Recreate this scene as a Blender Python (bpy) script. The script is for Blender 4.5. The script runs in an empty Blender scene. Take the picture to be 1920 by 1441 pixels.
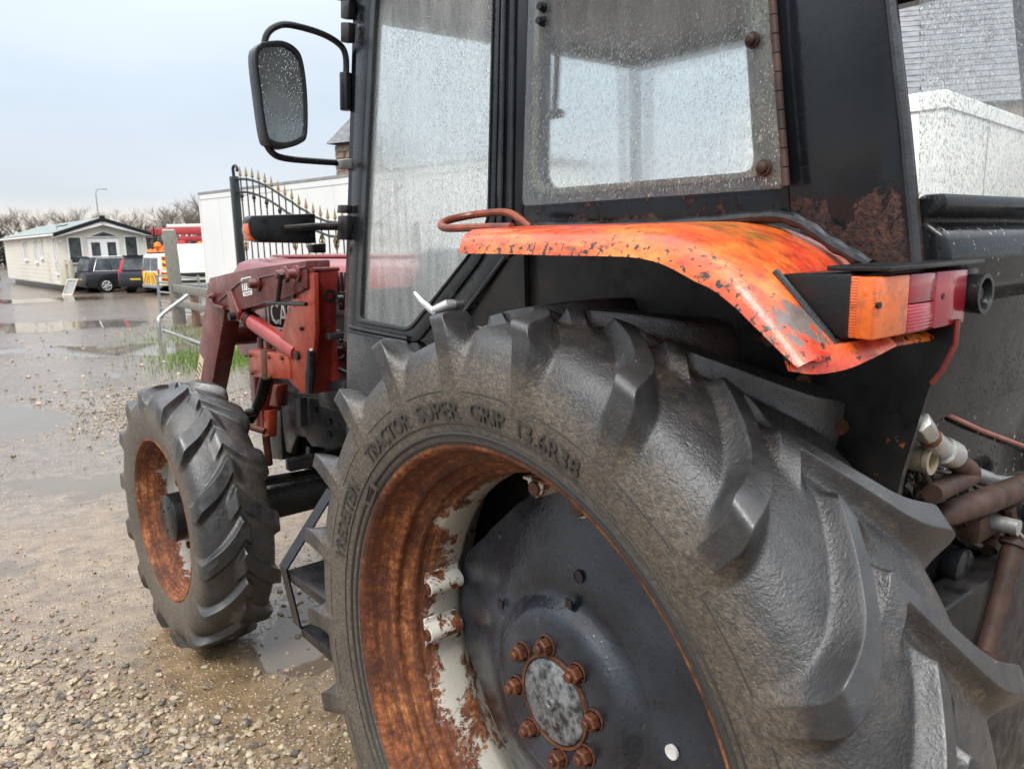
import bpy, bmesh, math, random
import numpy as np
from mathutils import Vector, Matrix

random.seed(7)
rng = np.random.default_rng(7)
S = bpy.context.scene
R = math.radians
COL = S.collection

# ------------------------------------------------------------------ camera
# world frame: tractor faces +Y, its left side faces -X, rear axle over the origin, ground at z = 0
FPX, PITCH, ROLL, AZ = 1450.0, R(10.5), 0.0221, R(50.98)
CAM = np.array([-1.674, -0.976, 1.579])
_h = np.array([math.cos(AZ), math.sin(AZ), 0.0]); _r = np.array([math.sin(AZ), -math.cos(AZ), 0.0]); _u = np.array([0, 0, 1.0])
FW = _h * math.cos(PITCH) - _u * math.sin(PITCH)
UP0 = _h * math.sin(PITCH) + _u * math.cos(PITCH)
RT = _r - ROLL * UP0; RT /= np.linalg.norm(RT)
UPV = UP0 + ROLL * _r; UPV /= np.linalg.norm(UPV)
cd = bpy.data.cameras.new("camera"); cam = bpy.data.objects.new("camera", cd); COL.objects.link(cam)
cam.matrix_world = Matrix(((RT[0], UPV[0], -FW[0], CAM[0]), (RT[1], UPV[1], -FW[1], CAM[1]), (RT[2], UPV[2], -FW[2], CAM[2]), (0, 0, 0, 1)))
cd.sensor_width = 36; cd.lens = FPX / 1920 * 36; cd.clip_start = 0.05; cd.clip_end = 3000
S.cycles.max_bounces = 7; S.cycles.diffuse_bounces = 3; S.cycles.glossy_bounces = 3; S.cycles.transmission_bounces = 6; S.cycles.transparent_max_bounces = 12
S.cycles.caustics_reflective = False; S.cycles.sample_clamp_indirect = 6; S.cycles.use_denoising = True
cd.dof.use_dof = True; cd.dof.focus_distance = 1.7; cd.dof.aperture_fstop = 11
S.camera = cam

def ray(x, y): return FW + RT * ((x - 960) / FPX) - UPV * ((y - 720.5) / FPX)
def ax(x, y, X): d = ray(x, y); return CAM + d * ((X - CAM[0]) / d[0])
def ay(x, y, Y): d = ray(x, y); return CAM + d * ((Y - CAM[1]) / d[1])
def azz(x, y, Z): d = ray(x, y); return CAM + d * ((Z - CAM[2]) / d[2])
def ad(x, y, D): return CAM + ray(x, y) * D
def apl(x, y, p, n): d = ray(x, y); p = np.array(p, float); n = np.array(n, float); return CAM + d * (((p - CAM) @ n) / (d @ n))

# ------------------------------------------------------------------ world and sun (overcast)
SUN_EL, SUN_AZ = 58, 215          # sun direction: elevation, compass angle of where it stands (from +X, ccw)
W = bpy.data.worlds.new("World"); S.world = W; W.use_nodes = True
wn = W.node_tree; wn.nodes.clear()
wo = wn.nodes.new("ShaderNodeOutputWorld"); bg = wn.nodes.new("ShaderNodeBackground")
sky = wn.nodes.new("ShaderNodeTexSky"); sky.sky_type = 'NISHITA'; sky.sun_disc = False
sky.sun_elevation = R(SUN_EL); sky.sun_rotation = R(90 - SUN_AZ); sky.air_density = 1.0; sky.dust_density = 3.0
tc = wn.nodes.new("ShaderNodeTexCoord"); sep = wn.nodes.new("ShaderNodeSeparateXYZ")
wn.links.new(tc.outputs['Generated'], sep.inputs[0])
ramp = wn.nodes.new("ShaderNodeValToRGB"); wn.links.new(sep.outputs['Z'], ramp.inputs[0])
el = ramp.color_ramp.elements
el[0].position = 0.0; el[0].color = (6.1, 5.5, 4.8, 1)
el[1].position = 1.0; el[1].color = (19.5, 19.8, 20.4, 1)
for p, c in ((0.03, (5.9, 5.55, 5.0)), (0.06, (4.4, 4.7, 5.1)), (0.16, (4.1, 4.7, 5.35)), (0.32, (5.4, 6.0, 6.6)), (0.6, (12.0, 12.5, 13.1))):
    e = el.new(p); e.color = (*c, 1)
cn = wn.nodes.new("ShaderNodeTexNoise"); cn.inputs['Scale'].default_value = 2.2; cn.inputs['Detail'].default_value = 4
mp = wn.nodes.new("ShaderNodeMapping"); mp.inputs['Scale'].default_value = (1, 1, 3.5)
wn.links.new(tc.outputs['Generated'], mp.inputs[0]); wn.links.new(mp.outputs[0], cn.inputs['Vector'])
mr = wn.nodes.new("ShaderNodeMapRange"); mr.inputs[1].default_value = 0.3; mr.inputs[2].default_value = 0.7; mr.inputs[3].default_value = 0.93; mr.inputs[4].default_value = 1.07
wn.links.new(cn.outputs['Fac'], mr.inputs[0])
mul = wn.nodes.new("ShaderNodeMix"); mul.data_type = 'RGBA'; mul.blend_type = 'MULTIPLY'; mul.inputs[0].default_value = 1
wn.links.new(ramp.outputs[0], mul.inputs[6]); wn.links.new(mr.outputs[0], mul.inputs[7])
mix = wn.nodes.new("ShaderNodeMix"); mix.data_type = 'RGBA'; mix.inputs[0].default_value = 0.93
wn.links.new(sky.outputs[0], mix.inputs[6]); wn.links.new(mul.outputs[2], mix.inputs[7])
wn.links.new(mix.outputs[2], bg.inputs[0]); bg.inputs[1].default_value = 0.1
wn.links.new(bg.outputs[0], wo.inputs[0])
sl = bpy.data.lights.new("sun", 'SUN'); sl.energy = 1.4; sl.angle = R(20); sl.color = (1, 0.96, 0.9)
so = bpy.data.objects.new("sun", sl); COL.objects.link(so)
_sd = Vector((math.cos(R(SUN_EL)) * math.cos(R(SUN_AZ)), math.cos(R(SUN_EL)) * math.sin(R(SUN_AZ)), math.sin(R(SUN_EL))))
so.rotation_euler = _sd.to_track_quat('Z', 'Y').to_euler(); so.location = (0, 0, 30)
S.view_settings.view_transform = 'Standard'; S.view_settings.look = 'None'; S.view_settings.exposure = 0.85; S.view_settings.gamma = 1

# ------------------------------------------------------------------ material kit
class NT:
    def __init__(s, name):
        s.m = bpy.data.materials.new(name); s.m.use_nodes = True; s.t = s.m.node_tree
        s.b = s.t.nodes['Principled BSDF']; s.out = s.t.nodes['Material Output']
        s.tc = s.t.nodes.new('ShaderNodeTexCoord')
    def n(s, typ, **kw):
        nd = s.t.nodes.new(typ)
        for k, v in kw.items(): setattr(nd, k, v)
        return nd
    def set(s, sock, v):
        if hasattr(v, 'is_output') or isinstance(v, bpy.types.NodeSocket): s.t.links.new(v, sock)
        else:
            if isinstance(v, (tuple, list)) and len(v) == 3 and sock.type == 'RGBA': v = (*v, 1)
            sock.default_value = v
    def vec(s, scale=(1, 1, 1), which='Object', rot=(0, 0, 0)):
        m = s.n('ShaderNodeMapping'); m.inputs['Scale'].default_value = scale; m.inputs['Rotation'].default_value = rot
        s.t.links.new(s.tc.outputs[which], m.inputs[0]); return m.outputs[0]
    def noise(s, scale, detail=4, rough=0.55, vec=None, dist=0.0):
        nd = s.n('ShaderNodeTexNoise'); nd.inputs['Scale'].default_value = scale; nd.inputs['Detail'].default_value = detail
        nd.inputs['Roughness'].default_value = rough; nd.inputs['Distortion'].default_value = dist
        s.t.links.new(vec if vec is not None else s.tc.outputs['Object'], nd.inputs['Vector']); return nd.outputs['Fac']
    def voro(s, scale, feature='F1', vec=None, out='Distance', rnd=1.0):
        nd = s.n('ShaderNodeTexVoronoi', feature=feature); nd.inputs['Scale'].default_value = scale; nd.inputs['Randomness'].default_value = rnd
        s.t.links.new(vec if vec is not None else s.tc.outputs['Object'], nd.inputs['Vector']); return nd.outputs[out]
    def ramp(s, fac, stops, interp='LINEAR'):
        r = s.n('ShaderNodeValToRGB'); r.color_ramp.interpolation = interp
        el = r.color_ramp.elements
        while len(el) < len(stops): el.new(0.5)
        for e, (p, c) in zip(el, stops):
            e.position = p; e.color = (c, c, c, 1) if isinstance(c, (int, float)) else (*c, 1)
        s.set(r.inputs[0], fac); return r.outputs[0]
    def mix(s, fac, a, b, blend='MIX'):
        m = s.n('ShaderNodeMix', data_type='RGBA', blend_type=blend); s.set(m.inputs[0], fac); s.set(m.inputs[6], a); s.set(m.inputs[7], b); return m.outputs[2]
    def mth(s, op, a, b=0.0, c=None, clamp=False):
        m = s.n('ShaderNodeMath', operation=op, use_clamp=clamp); s.set(m.inputs[0], a); s.set(m.inputs[1], b)
        if c is not None: s.set(m.inputs[2], c)
        return m.outputs[0]
    def rng(s, v, a, b, c, d, clamp=True):
        m = s.n('ShaderNodeMapRange', clamp=clamp); s.set(m.inputs[0], v)
        for i, q in enumerate((a, b, c, d)): m.inputs[i + 1].default_value = q
        return m.outputs[0]
    def attr(s, name, out='Fac'):
        a = s.n('ShaderNodeAttribute'); a.attribute_name = name; return a.outputs[out]
    def bump(s, h, strength=0.5, dist=0.01, normal=None):
        b = s.n('ShaderNodeBump'); b.inputs['Strength'].default_value = strength; b.inputs['Distance'].default_value = dist
        s.set(b.inputs['Height'], h)
        if normal is not None: s.t.links.new(normal, b.inputs['Normal'])
        return b.outputs[0]
    def xyz(s):
        q = s.n('ShaderNodeSeparateXYZ'); s.t.links.new(s.tc.outputs['Object'], q.inputs[0]); return q.outputs
    def fin(s, col=None, rough=None, metal=None, nrm=None, spec=None, coat=None):
        if col is not None: s.set(s.b.inputs['Base Color'], col)
        if rough is not None: s.set(s.b.inputs['Roughness'], rough)
        if metal is not None: s.set(s.b.inputs['Metallic'], metal)
        if nrm is not None: s.t.links.new(nrm, s.b.inputs['Normal'])
        if spec is not None: s.set(s.b.inputs['Specular IOR Level'], spec)
        if coat is not None: s.set(s.b.inputs['Coat Weight'], coat); s.b.inputs['Coat Roughness'].default_value = 0.08
        return s.m

RUSTC = [(0.25, (0.035, 0.013, 0.007)), (0.42, (0.10, 0.030, 0.012)), (0.55, (0.20, 0.060, 0.018)), (0.68, (0.32, 0.11, 0.030)), (0.8, (0.45, 0.20, 0.07))]
def drops(n, scale=160, thr=0.35, stretch=0.7, cut=0.45):
    """height of rain drops standing on a surface"""
    v = n.vec((1, 1, stretch))
    d = n.voro(scale, vec=v)
    rn = n.voro(scale, vec=v, out='Color')
    on = n.rng(rn, cut, cut + 0.1, 0, 1)
    h = n.rng(d, 0.05, thr, 1, 0)
    return n.mth('MULTIPLY', h, on)

def paint(name, c1, c2, scale=8, rough=(0.25, 0.5), rust=0.0, rust_scale=14, wet=0.0, metal=0.0, spots=0.0, rust_cols=None, spec=0.5, bump=0.15, streak=None):
    n = NT(name)
    f = n.noise(scale, 6, 0.6)
    col = n.mix(n.ramp(f, [(0.35, 0), (0.65, 1)]), c1, c2)
    rg = n.rng(n.noise(scale * 2.3, 5), 0.35, 0.7, rough[0], rough[1])
    fine = n.noise(180, 3)
    h = fine
    if spots:
        sp = n.ramp(n.noise(70, 3, 0.6), [(0.66 - spots * 0.1, 0), (0.70 - spots * 0.1, 1)])
        col = n.mix(sp, col, (0.30, 0.27, 0.23)) if sum(c1) < 0.2 else n.mix(sp, col, (0.03, 0.025, 0.02))
    if rust:
        rf = n.noise(rust_scale, 8, 0.68, dist=0.4)
        m = n.ramp(rf, [(0.70 - rust * 0.32, 0), (0.735 - rust * 0.32, 1)])
        rc = n.ramp(n.noise(60, 6, 0.7), rust_cols or RUSTC)
        col = n.mix(m, col, rc)
        rg = n.mix(m, rg, (0.75, 0.75, 0.75))
        h = n.mth('ADD', n.mth('MULTIPLY', m, n.mth('MULTIPLY', n.noise(120, 5), 1.5)), n.mth('MULTIPLY', fine, 0.2))
    if streak:
        sk = n.ramp(n.noise(16, 7, 0.72, vec=n.vec((1, 1, 0.12))), [(0.54, 0), (0.70, 0.8)]); col = n.mix(sk, col, streak)
    nr = n.bump(h, bump, 0.004)
    if wet:
        nr = n.bump(drops(n, 150), wet, 0.004, nr)
    return n.fin(col, rg, metal, nr, spec=spec)

M = {}
def build_materials():
    # ---- tyre rubber: dusty brown sidewalls, black worn bars
    def tyre(name, cracks):
        n = NT(name)
        lug = n.attr('lug'); side = n.attr('side')
        big = n.noise(5, 5, 0.6); mid = n.noise(24, 6, 0.65); fine = n.noise(260, 5, 0.6)
        base = n.mix(n.ramp(mid, [(0.3, 0), (0.7, 1)]), (0.011, 0.011, 0.012), (0.034, 0.032, 0.031))
        mudc = n.mix(n.ramp(n.noise(110, 5, 0.7), [(0.35, 0), (0.65, 1)]), (0.050, 0.040, 0.029), (0.165, 0.128, 0.088))
        mk = n.mth('ADD', n.mth('MULTIPLY', big, 0.9), n.mth('MULTIPLY', side, 0.35))
        mk = n.mth('SUBTRACT', mk, n.mth('MULTIPLY', n.mth('MULTIPLY', lug, n.mth('SUBTRACT', 1.0, side)), 0.42))
        foot = n.mth('MULTIPLY', n.mth('MULTIPLY', lug, n.mth('SUBTRACT', 1.0, lug)), 1.1)
        mk = n.mth('ADD', mk, n.mth('MULTIPLY', foot, n.rng(n.noise(7, 4), 0.4, 0.65, 0, 1)))
        mask = n.ramp(n.mth('ADD', mk, n.mth('MULTIPLY', n.noise(70, 4), 0.35)), [(0.62, 0), (0.98, 0.85)])
        col = n.mix(mask, base, mudc)
        dry = n.ramp(n.noise(36, 7, 0.75, dist=0.6), [(0.60, 0), (0.68, 1)])
        col = n.mix(n.mth('MULTIPLY', dry, n.rng(big, 0.4, 0.65, 0, 0.55)), col, (0.24, 0.185, 0.125))
        scf = n.ramp(n.noise(80, 6, 0.75, vec=n.vec((1, 1, 1.0)), dist=0.4), [(0.64, 0), (0.70, 0.55)])
        col = n.mix(n.mth('MULTIPLY', scf, lug), col, (0.30, 0.25, 0.18))
        rg = n.rng(n.noise(30, 5), 0.3, 0.7, 0.24, 0.44)
        rg = n.mth('ADD', rg, n.mth('MULTIPLY', mask, 0.10))
        wrv = n.vec((1, 1, 1))
        wr = n.mth('ADD', n.mth('MULTIPLY', n.mth('MULTIPLY', n.noise(170, 5, 0.6, vec=wrv, dist=0.5), n.mth('ADD', 0.35, n.mth('MULTIPLY', side, 0.75))), 1.2), n.mth('MULTIPLY', n.noise(34, 3, 0.5), 0.35))
        cr = n.voro(42, 'DISTANCE_TO_EDGE', vec=n.vec((0.6, 1.4, 1.4)))
        crk = n.rng(cr, 0.0, 0.05, 0, 1)
        cmask = n.ramp(n.noise(9, 3), [(0.5, 0), (0.62, 1)])
        h = n.mth('ADD', n.mth('MULTIPLY', wr, 1.0), n.mth('MULTIPLY', n.mth('MULTIPLY', crk, cmask), cracks))
        h = n.mth('ADD', h, n.mth('MULTIPLY', fine, 0.35))
        h = n.mth('MULTIPLY', h, n.mth('SUBTRACT', 1.0, n.mth('MULTIPLY', n.mth('MULTIPLY', lug, n.mth('SUBTRACT', 1.0, side)), 0.7)))
        nr = n.bump(h, 0.7, 0.0048)
        n.b.inputs['IOR'].default_value = 1.5
        return n.fin(col, rg, 0, nr, spec=0.8)
    M['tyre'] = tyre('rear_tyre_rubber', 0.13)
    M['tyre_front'] = tyre('front_tyre_rubber', 0.08)
    n = NT('lettering_rubber'); M['letter'] = n.fin(n.mix(n.noise(60), (0.020, 0.019, 0.018), (0.055, 0.048, 0.040)), 0.5, 0, n.bump(n.noise(200), 0.3, 0.003), spec=0.6)
    n = NT('bead_rubber'); M['bead'] = n.fin(n.mix(n.noise(30), (0.016, 0.016, 0.016), (0.04, 0.037, 0.034)), 0.42, 0, n.bump(n.noise(220), 0.3, 0.002))
    # ---- rim: rust outside, old white paint deep inside
    def rim(name, paintc, lo, hi):
        n = NT(name)
        dep = n.attr('depth')
        ang = n.vec((1, 1, 1))
        rc = n.ramp(n.mth('ADD', n.mth('MULTIPLY', n.noise(55, 8, 0.72), 0.62), n.mth('MULTIPLY', n.noise(9, 5, 0.6), 0.42)),
                    [(0.33, (0.030, 0.011, 0.006)), (0.43, (0.085, 0.026, 0.010)), (0.51, (0.19, 0.055, 0.017)), (0.58, (0.34, 0.115, 0.033)), (0.66, (0.55, 0.27, 0.10))])
        cx = n.n('ShaderNodeCombineXYZ'); q = n.xyz(); n.set(cx.inputs[0], n.mth('MULTIPLY', dep, 9.0)); n.set(cx.inputs[1], n.mth('MULTIPLY', q[1], 2.2)); n.set(cx.inputs[2], n.mth('MULTIPLY', q[2], 2.2))
        band = n.ramp(n.noise(1.6, 7, 0.7, vec=cx.outputs[0]), [(0.40, 0), (0.56, 1)])
        rc = n.mix(n.mth('MULTIPLY', band, 0.75), rc, n.mix(n.noise(80, 5, 0.7), (0.018, 0.008, 0.005), (0.10, 0.028, 0.012)))
        pf = n.mth('ADD', n.mth('MULTIPLY', dep, 0.8), n.mth('MULTIPLY', n.mth('SUBTRACT', n.noise(6, 9, 0.74, dist=0.3), 0.5), 1.5))
        pm = n.ramp(pf, [(lo, 0), (lo + 0.02, 1)])
        thin = n.ramp(pf, [(lo - 0.14, 0), (lo - 0.02, 1)])
        pc = n.mix(n.noise(26, 5), paintc, tuple(c * 0.8 for c in paintc))
        pc = n.mix(n.ramp(n.noise(40, 6, 0.7), [(0.62, 0), (0.7, 0.8)]), pc, (0.30, 0.13, 0.05))
        col = n.mix(pm, n.mix(n.mth('MULTIPLY', thin, n.ramp(n.noise(90, 4), [(0.5, 0), (0.6, 0.5)])), rc, pc), pc)
        h = n.mth('ADD', n.mth('MULTIPLY', n.noise(130, 7, 0.7), n.mth('SUBTRACT', 1.0, n.mth('MULTIPLY', pm, 0.85))), n.mth('MULTIPLY', pm, 0.5))
        return n.fin(col, n.mix(pm, (0.78, 0.78, 0.78), (0.38, 0.38, 0.38)), 0, n.bump(h, 0.7, 0.004))
    M['rim'] = rim('rear_rim_rust_and_white', (0.54, 0.52, 0.45), 0.70, 0.7)
    M['rim_front'] = rim('front_rim_rust_and_white', (0.42, 0.41, 0.37), 0.56, 0.7)
    n = NT('rust_solid'); f = n.mth('ADD', n.mth('MULTIPLY', n.noise(70, 8, 0.7), 0.6), n.mth('MULTIPLY', n.noise(14, 4), 0.4))
    M['rust'] = n.fin(n.ramp(f, [(0.3, (0.028, 0.011, 0.007)), (0.45, (0.080, 0.026, 0.012)), (0.57, (0.155, 0.055, 0.021)), (0.75, (0.30, 0.13, 0.05))]), 0.6, 0, n.bump(n.noise(140, 6, 0.7), 0.6, 0.003))
    n = NT('rusty_nut'); f = n.mth('ADD', n.mth('MULTIPLY', n.noise(110, 8, 0.7), 0.6), n.mth('MULTIPLY', n.noise(24, 4), 0.4))
    M['nut'] = n.fin(n.ramp(f, [(0.3, (0.026, 0.010, 0.007)), (0.46, (0.080, 0.026, 0.013)), (0.6, (0.155, 0.055, 0.022)), (0.75, (0.30, 0.13, 0.05))]), 0.42, 0.15, n.bump(n.noise(160, 6, 0.7), 0.5, 0.002))
    # ---- wheel disc: blue-black paint, scuffed
    n = NT('disc_blue_black')
    col = n.mix(n.ramp(n.noise(7, 6, 0.6), [(0.35, 0), (0.68, 1)]), (0.006, 0.008, 0.012), (0.036, 0.045, 0.060))
    col = n.mix(n.ramp(n.noise(55, 5, 0.7), [(0.62, 0), (0.66, 1)]), col, (0.007, 0.008, 0.010))
    col = n.mix(n.ramp(n.voro(60), [(0.07, 1), (0.11, 0)]), col, (0.006, 0.006, 0.008))
    col = n.mix(n.ramp(n.noise(34, 7, 0.78, dist=0.7), [(0.62, 0), (0.69, 0.6)]), col, (0.17, 0.16, 0.145))
    col = n.mix(n.ramp(n.noise(12, 9, 0.75, vec=n.vec((1, 1, 0.35))), [(0.66, 0), (0.72, 0.55)]), col, (0.16, 0.075, 0.035))
    M['disc'] = n.fin(col, n.rng(n.noise(16, 6), 0.3, 0.7, 0.14, 0.38), 0, n.bump(n.mth('ADD', n.noise(90, 5), n.mth('MULTIPLY', drops(n, 110), 0.6)), 0.22, 0.004), spec=0.6)
    n = NT('hub_cap_zinc')
    col = n.mix(n.ramp(n.noise(45, 7, 0.7), [(0.40, 0), (0.6, 1)]), (0.035, 0.035, 0.035), (0.27, 0.285, 0.29))
    M['hubcap'] = n.fin(n.mix(n.ramp(n.noise(20, 6, 0.7), [(0.58, 0), (0.66, 0.9)]), col, (0.05, 0.035, 0.028)), 0.45, 0.35, n.bump(n.noise(150, 5), 0.35, 0.002))
    # ---- fender: faded orange-red paint, chipped to grey and black, some moss
    n = NT('fender_orange_red')
    x, y, z = n.xyz()
    fz = n.noise(6, 7, 0.65, vec=n.vec((1.0, 0.45, 1.0)), dist=0.3)
    col = n.ramp(fz, [(0.33, (0.38, 0.018, 0.011)), (0.45, (0.53, 0.048, 0.013)), (0.54, (0.64, 0.11, 0.017)), (0.66, (0.76, 0.25, 0.04))])
    streak = n.ramp(n.noise(26, 7, 0.7, vec=n.vec((2.2, 0.22, 2.2))), [(0.55, 0), (0.72, 0.65)])
    col = n.mix(streak, col, (0.80, 0.33, 0.07))
    fade = n.ramp(n.noise(11, 5, 0.6), [(0.60, 0), (0.72, 0.7)]); col = n.mix(fade, col, (0.62, 0.055, 0.045))
    grime = n.ramp(n.noise(30, 8, 0.75, vec=n.vec((1.5, 0.6, 1.5))), [(0.50, 0), (0.64, 0.8)]); col = n.mix(grime, col, (0.13, 0.022, 0.010))
    mossd = n.n('ShaderNodeVectorMath', operation='DISTANCE'); n.t.links.new(n.tc.outputs['Object'], mossd.inputs[0]); mossd.inputs[1].default_value = (-0.735, -0.315, 1.585)
    moss = n.mth('MULTIPLY', n.rng(mossd.outputs['Value'], 0.03, 0.085, 1, 0), n.ramp(n.noise(60, 5, 0.7), [(0.40, 0), (0.6, 0.8)]))
    col = n.mix(moss, col, (0.13, 0.11, 0.02))
    wear = n.attr('wear')
    chipn = n.mth('ADD', n.noise(95, 5, 0.65), n.mth('MULTIPLY', wear, 0.115))
    chips = n.ramp(chipn, [(0.672, 0), (0.682, 1)]); col = n.mix(chips, col, (0.022, 0.014, 0.010))
    pd = n.n('ShaderNodeVectorMath', operation='DISTANCE'); n.t.links.new(n.tc.outputs['Object'], pd.inputs[0]); pd.inputs[1].default_value = (-0.83, -0.478, 1.475)
    pm = n.mth('ADD', n.rng(pd.outputs['Value'], 0.0, 0.075, 1, 0), n.mth('MULTIPLY', n.mth('SUBTRACT', n.noise(30, 7, 0.72, vec=n.vec((2.2, 1, 1))), 0.5), 2.4))
    peel = n.ramp(pm, [(0.62, 0), (0.64, 1)]); col = n.mix(peel, col, n.mix(n.noise(60, 5), (0.075, 0.055, 0.048), (0.20, 0.165, 0.15)))
    h = n.mth('SUBTRACT', n.noise(70, 5, 0.6), n.mth('ADD', chips, peel))
    M['fender'] = n.fin(col, n.rng(n.noise(20, 6), 0.3, 0.7, 0.22, 0.46), 0, n.bump(h, 0.35, 0.004), coat=0.18)
    # ---- cab black paint with rust low on the rear corner
    n = NT('cab_black_paint')
    x, y, z = n.xyz()
    low = n.rng(z, 1.57, 1.68, 1, 0)
    col = n.mix(n.ramp(n.noise(6, 6), [(0.35, 0), (0.65, 1)]), (0.004, 0.005, 0.007), (0.011, 0.013, 0.016))
    rf = n.mth('ADD', n.noise(13, 9, 0.72, dist=0.3), n.mth('MULTIPLY', low, 0.30))
    m = n.ramp(rf, [(0.69, 0), (0.715, 1)])
    rc = n.ramp(n.noise(80, 7, 0.7), [(0.35, (0.012, 0.009, 0.009)), (0.5, (0.05, 0.023, 0.018)), (0.62, (0.10, 0.042, 0.028)), (0.75, (0.17, 0.075, 0.045))])
    col = n.mix(m, col, rc)
    h = n.mth('ADD', n.mth('MULTIPLY', m, n.mth('MULTIPLY', n.noise(90, 6, 0.7), 1.6)), n.mth('MULTIPLY', n.noise(60, 4), 0.10))
    nr = n.bump(h, 0.75, 0.005); nr = n.bump(drops(n, 210, 0.3, 0.6, 0.62), 0.12, 0.003, nr)
    M['cab'] = n.fin(col, n.mix(m, n.rng(n.noise(9, 5), 0.3, 0.7, 0.07, 0.20), (0.45, 0.45, 0.45)), 0, nr, spec=0.32)
    M['black'] = paint('satin_black', (0.005, 0.006, 0.007), (0.014, 0.015, 0.016), 9, (0.14, 0.36), wet=0.25, spec=0.35)
    M['rubber'] = paint('seal_rubber', (0.008, 0.009, 0.010), (0.022, 0.024, 0.027), 20, (0.16, 0.32), spec=0.5)
    M['dark'] = paint('grimy_black_metal', (0.005, 0.005, 0.006), (0.018, 0.016, 0.014), 12, (0.22, 0.55), rust=0.16, rust_scale=18, spec=0.3)
    M['panel'] = paint('rear_panel_black', (0.004, 0.005, 0.006), (0.013, 0.014, 0.016), 7, (0.08, 0.26), rust=0.10, rust_scale=16, wet=0.2, spots=0.03, spec=0.28, streak=(0.030, 0.031, 0.032))
    M['doorpanel'] = paint('door_panel_wet_black', (0.009, 0.010, 0.012), (0.020, 0.022, 0.024), 8, (0.16, 0.34), wet=0.7, spec=0.45)
    M['chassis'] = paint('chassis_grey_black', (0.011, 0.012, 0.013), (0.028, 0.028, 0.029), 9, (0.25, 0.5), rust=0.18, rust_scale=16)
    M['interior'] = paint('cab_lining', (0.20, 0.205, 0.205), (0.28, 0.285, 0.285), 9, (0.7, 0.9))
    M['seat'] = paint('seat_vinyl', (0.02, 0.02, 0.021), (0.04, 0.04, 0.041), 9, (0.45, 0.6))
    M['loader'] = paint('loader_dark_red', (0.085, 0.013, 0.011), (0.150, 0.034, 0.026), 6, (0.20, 0.42), rust=0.15, rust_scale=20, wet=0.15, streak=(0.20, 0.09, 0.075))
    M['tower'] = paint('loader_tower_red', (0.25, 0.026, 0.014), (0.36, 0.062, 0.026), 9, (0.2, 0.42), rust=0.30, rust_scale=17, spots=0.15, streak=(0.12, 0.014, 0.010))
    M['tower_dark'] = paint('loader_tower_shade_red', (0.13, 0.012, 0.010), (0.20, 0.026, 0.018), 9, (0.2, 0.4), rust=0.2, rust_scale=22)  # darker copy of the tower red: shade of the rear face put into colour
    M['hood'] = paint('hood_red', (0.24, 0.020, 0.020), (0.30, 0.036, 0.032), 5, (0.08, 0.18), wet=0.2, spec=0.9)
    M['ramred'] = paint('ram_red', (0.27, 0.024, 0.022), (0.34, 0.05, 0.042), 7, (0.15, 0.32), rust=0.12, rust_scale=25)
    n = NT('chrome'); M['chrome'] = n.fin((0.75, 0.76, 0.77), 0.12, 1.0)
    n = NT('zinc_coupling'); M['zinc'] = n.fin(n.mix(n.noise(60), (0.30, 0.30, 0.29), (0.55, 0.55, 0.53)), 0.38, 0.7, n.bump(n.noise(150), 0.3, 0.002))
    n = NT('galvanised'); M['galv'] = n.fin(n.mix(n.noise(20), (0.22, 0.23, 0.24), (0.38, 0.39, 0.40)), 0.45, 0.5)
    n = NT('mirror_glass')
    nr = n.bump(drops(n, 190, 0.4), 0.5, 0.003)
    M['mirror'] = n.fin((0.30, 0.32, 0.33), n.rng(n.noise(14, 3), 0.35, 0.65, 0.10, 0.30), 1.0, nr)
    # ---- lenses
    def lens(name, c, rib_axis, rib_scale, dirt):
        n = NT(name)
        q = n.xyz(); w = n.mth('SINE', n.mth('MULTIPLY', q[rib_axis], rib_scale))
        col = n.mix(n.ramp(n.noise(60, 6, 0.7), [(0.52, 0), (0.62, dirt)]), c, (0.05, 0.02, 0.008))
        n.b.inputs['Subsurface Weight'].default_value = 0.15; n.b.inputs['Subsurface Radius'].default_value = (0.01, 0.005, 0.003)
        nr = n.bump(n.mth('ADD', w, n.mth('MULTIPLY', drops(n, 90, 0.4), 2.2)), 0.32, 0.0012)
        return n.fin(col, 0.14, 0, nr, coat=0.6)
    M['amber'] = lens('amber_lens', (0.68, 0.11, 0.003), 2, 1900, 0.95)
    M['amber_rib'] = lens('amber_lens_ribbed', (0.70, 0.135, 0.012), 0, 1300, 0.35)
    M['redlens'] = lens('red_lens', (0.34, 0.006, 0.022), 2, 1500, 0.1)
    M['redlens2'] = lens('red_lens_faded', (0.26, 0.012, 0.026), 0, 120, 0.15)
    # ---- wet cab glass: thin pane, fogged, with rain drops
    def glass(name, fog, tint, dscale, drop, haze):
        n = NT(name); t = n.t
        d1 = drops(n, dscale, 0.48, 0.75, 0.30); d2 = drops(n, dscale * 1.9, 0.5, 0.8, 0.25)
        strk = n.noise(34, 6, 0.62, vec=n.vec((1, 1, 0.16)), dist=0.5)
        h = n.mth('ADD', d1, n.mth('MULTIPLY', d2, 0.7))
        nr = n.bump(h, 1.0, 0.006)
        amt = n.rng(n.noise(5.5, 4, vec=n.vec((1, 1, 0.5))), 0.35, 0.65, 0.35, 1.0)
        tr = n.n('ShaderNodeBsdfTransparent'); tr.inputs[0].default_value = (*tint, 1)
        rf = n.n('ShaderNodeBsdfRefraction'); rf.inputs['IOR'].default_value = 1.16; rf.inputs['Roughness'].default_value = 0.04; rf.inputs[0].default_value = (*tint, 1); t.links.new(nr, rf.inputs['Normal'])
        hz = n.n('ShaderNodeBsdfRefraction'); hz.inputs['IOR'].default_value = 1.03; hz.inputs['Roughness'].default_value = 0.30; hz.inputs[0].default_value = (*tint, 1)
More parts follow.
